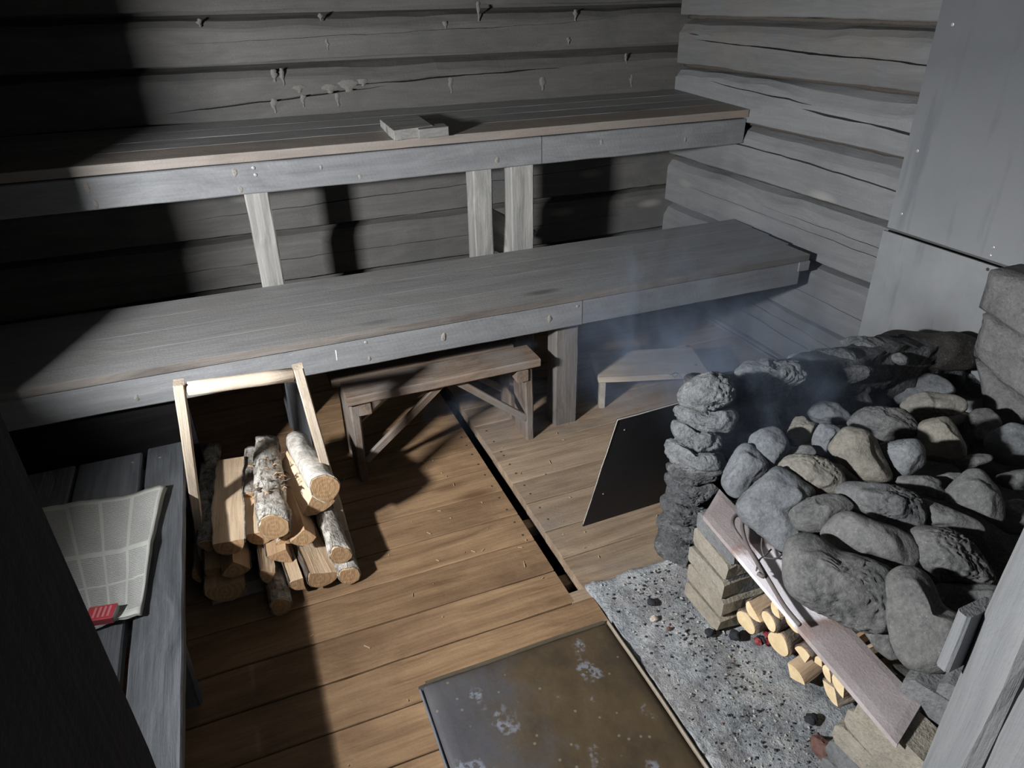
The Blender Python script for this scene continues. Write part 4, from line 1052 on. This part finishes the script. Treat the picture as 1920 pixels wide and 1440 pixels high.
def pier(pts, mats, n, z0, h, size, twist):
    """brick courses one above the other round a mortar core"""
    core_ = board('brick_pier', size[0]*.93, size[1]*.92, n*h-.006, BRICKG, stv, W(stv, (pts[0][0]+.004, pts[0][1], z0+n*h/2)), rot=(0, 0, twist), bev=.004, wob=.003, nu=6)
    for k in range(n):
        z = z0+k*h; (x, y) = pts[k]
        o = board('brick', size[0], size[1], h-.006, mats[k % len(mats)], None, (0, 0, 0), bev=.009, wob=.007, nu=8)
        mw = Matrix.Rotation(twist+random.uniform(-.03, .03), 4, 'Z'); mw.translation = Vector((x, y, z+h/2))
        o.parent = core_; o.matrix_basis = place_of(core_).inverted() @ mw
c0 = onz((1347, 1190), .02)
pts = [(c0.x+.125, c0.y+.085), (c0.x+.127, c0.y+.084), (c0.x+.124, c0.y+.086), (c0.x+.129, c0.y+.083), (c0.x+.13, c0.y+.082)]
pier(pts, [BRICK, BRICK, BRICK, BRICK, BRICKG], 5, .014, .0655, (.25, .165), -.02)
for (px, z, sz, m, an) in (((1682, 1392), .310, (.085, .19, .06), BRICK, .05), ((1662, 1408), .244, (.09, .20, .062), BRICK, -.02), ((1645, 1432), .178, (.10, .20, .062), BRICK, .08), ((1632, 1462), .112, (.11, .20, .062), BRICKG, .0), ((1620, 1490), .048, (.11, .20, .062), BRICKG, .03),
                       ((1752, 1335), .345, (.08, .15, .12), BRICKG, .35), ((1735, 1420), .24, (.10, .14, .09), BRICKG, .25), ((1775, 1290), .42, (.07, .06, .05), BRICKG, .3)):
    c = onz(px, z); board('brick', sz[0], sz[1], sz[2], m, stv, W(stv, c+Vector((.03, 0, 0))), rot=(0, 0, an), bev=.014, wob=.010, nu=8)
# concrete blocks at the wall behind the heap
def px_block(name, quad, x, depth, mat, parent, sd):
    f = [onx(p, x) for p in quad]; n = 10; vs, fs = [], []
    for j in range(n+1):
        for i in range(n+1):
            u, v = i/n, j/n; p = (f[0]*(1-u)+f[1]*u)*(1-v)+(f[3]*(1-u)+f[2]*u)*v
            e = min(u, 1-u, v, 1-v)
            p = p+Vector((.018*max(0, 1-e/.14)**2+.012*fbm(p*1., 9, 3), .012*fbm(p+Vector((sd, 0, 0)), 7, 3), .012*fbm(p+Vector((0, sd, 0)), 7, 3)))
            vs.append(p)
    for j in range(n):
        for i in range(n): fs.append((j*(n+1)+i, j*(n+1)+i+1, (j+1)*(n+1)+i+1, (j+1)*(n+1)+i))
    rim = [i for i in range(n+1)]+[j*(n+1)+n for j in range(1, n+1)]+[n*(n+1)+i for i in range(n-1, -1, -1)]+[j*(n+1) for j in range(n-1, 0, -1)]
    b = len(vs)
    for k in rim: vs.append(vs[k]+Vector((depth, 0, 0)))
    m = len(rim)
    for k in range(m): fs.append((rim[k], b+k, b+(k+1) % m, rim[(k+1) % m]))
    fs.append(tuple(b+k for k in range(m-1, -1, -1)))
    o = mesh_obj(name, [W(parent, v) for v in vs] if parent else vs, fs, mat, parent, True); return o
px_block('concrete_block', [(1852, 506), (1990, 560), (1985, 668), (1824, 580)], 2.16, .135, CONC, stv, 3.)
px_block('concrete_block', [(1832, 590), (1985, 672), (1985, 800), (1818, 672)], 2.14, .155, CONC, stv, 9.)
px_block('concrete_block', [(1820, 678), (1985, 806), (1985, 930), (1850, 800)], 2.16, .135, CONC, stv, 15.)
px_block('mortar', [(1838, 585), (1900, 620), (1900, 645), (1832, 600)], 2.17, .10, CONC, stv, 21.)

# fire boards on the right wall
fp = thing('fire_board', (XR, 1.2, 0), 'upper grey fire protection board on the right log wall', 'board')
def wall_board(parent, y0, y1, z0, z1, x, lean=0., mat=None):
    o = board('sheet', z1-z0, y1-y0, .008, mat or PANEL, parent, W(parent, (x, (y0+y1)/2, (z0+z1)/2)), rot=(0, -PI/2+lean, 0), bev=.001, wob=.001); return o
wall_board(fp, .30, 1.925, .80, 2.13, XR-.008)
for p in ((1857, 654), (1864, 638)):
    pass
for p in ((1856, 479), (1862, 464), (1690, 401), (1720, 283), (1786, 46)): nail(fp, onx(p, XR-.0125), (-1, 0, 0), .006, NAIL)
fp2 = thing('fire_board', (XR, 1.2, 0), 'lower grey fire protection board behind the stove stones', 'board')
wall_board(fp2, .30, 1.935, .03, .785, XR-.012, mat=PANELL)
nail(fp2, onx((1852, 505), XR-.0165), (-1, 0, 0), .006, NAILD)

# firewood burning in the stove mouth
GB = 'logs burning in the stove'
def fire(px, zc, r, kind, roll, bark, lab, L_=.28, dy=.0, dz=.0, wood_=SPLIT):
    A = onz(px, zc); B = A+Vector((L_, dy, dz)); return firewood(A, B, r, kind, math.radians(roll), bark, lab, GB, wood_=wood_, name='burning_log', rag=.002, bend=.002)
PALECUT = wood('pale_cut', (.68, .50, .28), (.88, .70, .44), bumps=.3, tint=.1)
_c = CUT; CUT = PALECUT
fire((1399, 1168), 0.085, 0.032, 'round', 0, DBARK, 'round log with a pale end beside the pier, lowest at the left', .2, .02, .01)
fire((1409, 1148), 0.135, 0.030, 'half', 40, DBARK, 'halved log on top of the lowest left one', .2, .03, .01)
fire((1442, 1166), 0.145, 0.026, 'round', 0, DBARK, 'round log with an oval pale end in the middle of the fire', .2, .0, .01)
fire((1452, 1140), 0.21, 0.026, 'half', 60, DBARK, 'thin halved log wedged close under the plate, left of the poker', .2, .0, .0)
fire((1458, 1204), 0.085, 0.036, 'round', 0, DBARK, 'stout round log lying over the red embers', .2, .03, .02)
fire((1482, 1170), 0.2, 0.024, 'half', 30, DBARK, 'halved log whose yellow edge shows at the tip of the poker', .2, .0, .0)
fire((1504, 1222), 0.12, 0.040, 'quarter', 150, DBARK, 'dusty quartered log right of the stout round one', .2, .0, .01, SPLITD)
fire((1492, 1262), 0.06, 0.045, 'quarter', 205, None, 'big cream split log jutting farthest out of the fire', .22, .04, .015)
fire((1533, 1238), 0.19, 0.026, 'quarter', 120, None, 'small orange split log against the plate', .2, .02, .01, SPLITD)
fire((1549, 1258), 0.2, 0.022, 'half', 70, None, 'slim split log left of the yellow crescent one', .2, .0, .0)
fire((1573, 1278), 0.22, 0.034, 'half', 80, DBARK, 'halved log with a yellow crescent end at the plate edge', .2, .0, .0)
fire((1556, 1300), 0.075, 0.048, 'quarter', 20, DBARK, 'grey-barked split log lowest at the right of the fire', .22, -.01, .015, PALE)
CUT = _c

# embers and coals
def chip(name, p, s, mat, sd, parent=None, sub=2):
    V, Fc = ICO[sub]; rnd = random.Random(sd); vs = []
    ax = (rnd.uniform(.6, 1.3), rnd.uniform(.6, 1.3), rnd.uniform(.45, .9))
    for v in V:
        w = Vector((v.x*ax[0], v.y*ax[1], v.z*ax[2])); vs.append(w*s*(1+.35*fbm(w+Vector((sd, 0, 0)), 1.3, 2)))
    return mesh_obj(name, vs, Fc, mat, parent, False, loc=p)
em = thing('ember_bed', onz((1440, 1205), .03), 'small bed of glowing red embers under the burning logs', 'embers')
for k in range(16):
    p = onz((1440+random.gauss(0, 10), 1203+random.gauss(0, 7)), .028+random.uniform(0, .014))
    chip('ember', W(em, p), random.uniform(.006, .012), EMBER if k % 3 else CHAR, 300+k, em, 2)
for px, s, mat, lab, cat in (((1544, 1412), .030, REDCHIP, 'reddish brick chip lying at the front of the hearth', 'brick chip'), ((1378, 1196), .024, CHAR, 'black lump of charcoal at the foot of the brick pier', 'charcoal'),
                   ((1226, 1162), .013, flat('pale_pebble', (.58, .50, .42)), 'small pale pebble on the hearth ash', 'pebble'), ((1221, 1131), .016, CHAR, 'charcoal crumb near the back edge of the hearth', 'charcoal'),
                   ((1330, 1188), .016, CHAR, 'charcoal lump just left of the brick pier foot', 'charcoal'), ((1520, 1350), .020, CHAR, 'charcoal lump between the burning logs and the hearth front', 'charcoal'), ((1254, 1180), .008, REDCHIP, 'tiny brown brick crumb on the hearth', 'brick chip')):
    o = chip({'charcoal': 'charcoal_lump', 'brick chip': 'brick_chip', 'pebble': 'pebble'}[cat], onz(px, .020)+Vector((0, 0, s*.35)), s, mat, int(px[0]), None, 3); tag(o, lab, cat)
def debris():
    vs, fs, mi = [], [], []
    V, Fc = ICO[2]; Vs = [(0, 0, 1), (1, 0, 0), (0, 1, 0), (-1, 0, 0), (0, -1, 0), (0, 0, -1)]; Fs = [(0, 1, 2), (0, 2, 3), (0, 3, 4), (0, 4, 1), (5, 2, 1), (5, 3, 2), (5, 4, 3), (5, 1, 4)]
    for k in range(2600):
        u = random.random(); 
        x = HX0+.02+random.random()*.28; y = .45+random.random()*.93
        dens = .35+.65*math.exp(-((x-1.0)/.10)**2)
        if random.random() > dens: continue
        s = .0012+.0045*random.random()**3; b = len(vs); a = random.random()*6.28
        z = .012+.010*fbm((x, y, 1), 7, 4)+.004*fbm((x, y, 4), 40, 3)+s*.3
        for v in Vs:
            q = Vector((v[0]*random.uniform(.6, 1.3), v[1]*random.uniform(.6, 1.3), v[2]*random.uniform(.5, 1)))*s
            vs.append((x+q.x*math.cos(a)-q.y*math.sin(a), y+q.x*math.sin(a)+q.y*math.cos(a), z+q.z))
        m = 0 if random.random() < .62 else (1 if random.random() < .85 else 2)
        for f in Fs: fs.append(tuple(b+i for i in f)); mi.append(m)
    o = mesh_obj('ash_crumbs', vs, fs, [CHAR, ASHBIT, REDCHIP], None, False, mi)
    return tag(o, 'charcoal and ash crumbs scattered over the hearth slab', 'ash', None, 'stuff')
debris()
def litter():
    vs, fs = [], []
    for k in range(95):
        x = random.uniform(-.1, 1.2); y = random.uniform(.95, 2.3); L_ = random.uniform(.003, .022)*random.random()+.002; a = random.random()*6.28; wv = random.uniform(.0006, .0016)
        if SX0-.01 < x < SX1+.01 or (.2 < x < .79 and y < 1.27) or (x > .77 and y < 1.42): continue
        z = .002 if x < .74 else .0065
        dx, dy = math.cos(a)*L_/2, math.sin(a)*L_/2; px, py = -math.sin(a)*wv, math.cos(a)*wv; b = len(vs)
        for zz in (z-.0005, z+.0012):
            vs += [(x-dx-px, y-dy-py, zz), (x+dx-px, y+dy-py, zz), (x+dx+px, y+dy+py, zz), (x-dx+px, y-dy+py, zz)]
        fs += [(b+4, b+5, b+6, b+7), (b, b+1, b+5, b+4), (b+1, b+2, b+6, b+5), (b+2, b+3, b+7, b+6), (b+3, b, b+4, b+7)]
    o = mesh_obj('straw_litter', vs, fs, STRAW); return tag(o, 'tiny straws and splinters strewn on the floorboards', 'litter', None, 'stuff')
litter()

# poker of bent rod and twig of wire on the plate
pz = .375
pk = [onz(p, pz) for p in ((1500, 1172), (1470, 1135), (1440, 1085), (1412, 1040), (1390, 1012))]+[onz(p, pz+.012) for p in ((1376, 990), (1374, 975), (1381, 966), (1392, 970))]
pk += [onz(p, pz+.006) for p in ((1392, 990), (1400, 1020), (1418, 1052), (1432, 1080), (1421, 1075))]
tag(tube('poker', catmull(pk, 6), .0052, WIRE, None, 8), 'rusty iron rod bent into a hook lying on the iron plate', 'poker')
wr_ = thing('wire_twig', onz((1440, 1035), pz), 'thin twisted wire lying between the poker and the largest boulder', 'wire')
for pts in (((1418, 1070), (1424, 1050), (1436, 1040), (1446, 1030), (1440, 1036)), ((1432, 1045), (1455, 1047), (1468, 1038), (1480, 1036)), ((1429, 1009), (1428, 1025), (1432, 1042))):
    tube('strand', [W(wr_, v) for v in catmull([onz(p, pz+.004) for p in pts], 5)], .0022, WIRE, wr_, 6)

# black sheet leaning against the pillar
def black_sheet():
    A = onz((1093, 987), .006); B = onz((1240, 942), .006); B.y = A.y+.01
    TL = ony((1158, 787), 1.555); TR = Vector((B.x+.02+.06, TL.y+.01, TL.z+.005))
    r = thing('leaning_sheet', A, 'black metal sheet leaning against the stone pillar', 'metal sheet')
    n = (B-A).cross(TL-A).normalized()*.004; B = B+Vector((.06, 0, 0))
    q = [A, B, TR, TL]; vs = [W(r, v) for v in q]+[W(r, v-n) for v in q]
    mesh_obj('sheet', vs, [(0, 1, 2, 3), (7, 6, 5, 4), (0, 4, 5, 1), (1, 5, 6, 2), (2, 6, 7, 3), (3, 7, 4, 0)], BLKSHEET, r)
    bar('lit_edge', TL, TR, .005, .003, SHEETEDGE, r, upv=n); bar('lit_edge', A+Vector((0, 0, .01)), TL, .003, .003, SHEETEDGE, r, upv=n)  # pale strips stand in for light catching the sheet's edges
    for p in ((1171, 806), (1131, 926)):
        d = ray(p); nn = n.normalized(); t = (A-CAM).dot(nn)/d.dot(nn); nail(r, CAM+d*t, nn if nn.y < 0 else -nn, .003, NAIL)
black_sheet()

# right door jamb with its cover strip
j2 = thing('trim_2', (DX1, .2, 0), kind='structure'); j2['label'] = 'grey weathered door jamb at the lower right corner'
JX, JY = .632, .306
board('jamb_board', 2.1, .052, .15, JAMBR, j2, W(j2, (JX+.085, JY-.026, 1.05)), (0, -PI/2, 0), bev=.010, wob=.004)
board('jamb_board', 2.1, .40, .14, JAMBR, j2, W(j2, (JX+.082, JY-.057-.20, 1.05)), (0, -PI/2, 0), bev=.008, wob=.005)
bk = onx((1800, 1200), JX+.06)
board('batten', .085, .014, .045, JAMBR, j2, W(j2, (JX+.02, JY+.012, bk.z+.05)), (0, -PI/2, 0), bev=.003)

# resin drips and rough knots standing proud on the back wall
def drip(p, h, wd, sd):
    vs, fs = [], []; n = 8; m = 6
    for j in range(n+1):
        t = j/n; z = -h*t; ww = wd*(.35+.65*math.sin(PI*min(1, t*1.2+.12)))*(.6+.8*abs(fbm((t*4, sd, 1), 1.5, 2)))
        for i in range(m+1):
            s = i/m*2-1; vs.append((s*ww+.006*fbm((t*3, sd, 5), 1, 2), -.006*(1-s*s)*(.6+.8*abs(fbm((s*3, t*6, sd), 1, 2)))+.004, z))
    for j in range(n):
        for i in range(m): fs.append((j*(m+1)+i, (j+1)*(m+1)+i, (j+1)*(m+1)+i+1, j*(m+1)+i+1))
    return mesh_obj('resin_drip', vs, fs, RESIN, wb, True, loc=W(wb, p))
for px, h, wd, sd in (((512, 130), .05, .014, 1), ((527, 128), .07, .010, 2), ((512, 185), .06, .014, 3), ((567, 178), .05, .012, 4), ((632, 175), .055, .012, 5), ((845, 145), .07, .014, 6), ((1018, 145), .06, .018, 7), ((1185, 140), .06, .014, 8),
                      ((897, 3), .08, .010, 9), ((600, 25), .03, .010, 10), ((613, 73), .045, .008, 11), ((835, 40), .03, .012, 12), ((1080, 18), .05, .012, 13), ((1067, 70), .03, .010, 14), ((1175, 100), .05, .010, 15), ((372, 35), .03, .01, 16)):
    drip(ony(px, YB-.004), h, wd*1.25, sd)
for px, h, wd, sd in (((652, 150), .050, .060, 21), ((618, 158), .038, .04, 22), ((560, 160), .030, .03, 23), ((680, 148), .03, .03, 24)):
    drip(ony(px, YB-.005), h, wd, sd)

# ------------------------------------------------------------------ smoke curling out between pillar and bench
def smoke():
    x0, x1, y0, y1, z0, z1 = .55, 2.32, 1.05, 3.2, .02, 1.0
    vs = [(x, y, z) for z in (z0, z1) for y in (y0, y1) for x in (x0, x1)]
    o = mesh_obj('smoke', vs, [(0, 2, 3, 1), (4, 5, 7, 6), (0, 1, 5, 4), (2, 6, 7, 3), (0, 4, 6, 2), (1, 3, 7, 5)], [], None)
    m = bpy.data.materials.new('smoke'); m.use_nodes = True; t = m.node_tree; t.nodes.clear()
    q = NT.__new__(NT); q.m, q.t = m, t
    out = q.n('ShaderNodeOutputMaterial'); pv = q.n('ShaderNodeVolumePrincipled')
    pv.inputs['Color'].default_value = (.60, .74, 1, 1); pv.inputs['Anisotropy'].default_value = .15
    c = q.n('ShaderNodeTexCoord').outputs['Object']
    wisp = q.noise(q.n('ShaderNodeMapping', Vector=c, Scale=(1, 1, .6)).outputs[0], 4.2, 6, .62, 1.4)
    w2 = q.ramp(wisp, [(.47, 0.), (.72, 1.)])
    w2 = q.math('ADD', q.math('MULTIPLY', w2, .95), .05)
    def blob(cx, cy, cz, rx, ry, rz):
        s = q.n('ShaderNodeVectorMath', {'operation': 'SUBTRACT'}, _0=c, _1=(cx, cy, cz)).outputs[0]
        d = q.n('ShaderNodeVectorMath', {'operation': 'DIVIDE'}, _0=s, _1=(rx, ry, rz)).outputs[0]
        l = q.n('ShaderNodeVectorMath', {'operation': 'LENGTH'}, _0=d).outputs['Value']
        return q.ramp(l, [(.25, 1.), (1., 0.)])
    b = q.math('MULTIPLY', blob(1.9, 2.25, .35, .7, .9, .6), .22)
    for v in (blob(1.45, 2.1, .42, .45, .5, .42), blob(1.35, 1.4, .62, .40, .32, .28), q.math('MULTIPLY', blob(.85, 2.45, .18, .35, .35, .28), .7)):
        b = q.math('MAXIMUM', b, v)
    d = q.math('MULTIPLY', q.math('MULTIPLY', w2, b), 5.4)
    q.put(pv, 'Density', d); t.links.new(pv.outputs[0], out.inputs['Volume'])
    o.data.materials.append(m)
    return tag(o, 'thin bluish smoke drifting from the stove under the benches', 'smoke', None, 'stuff')
smoke()
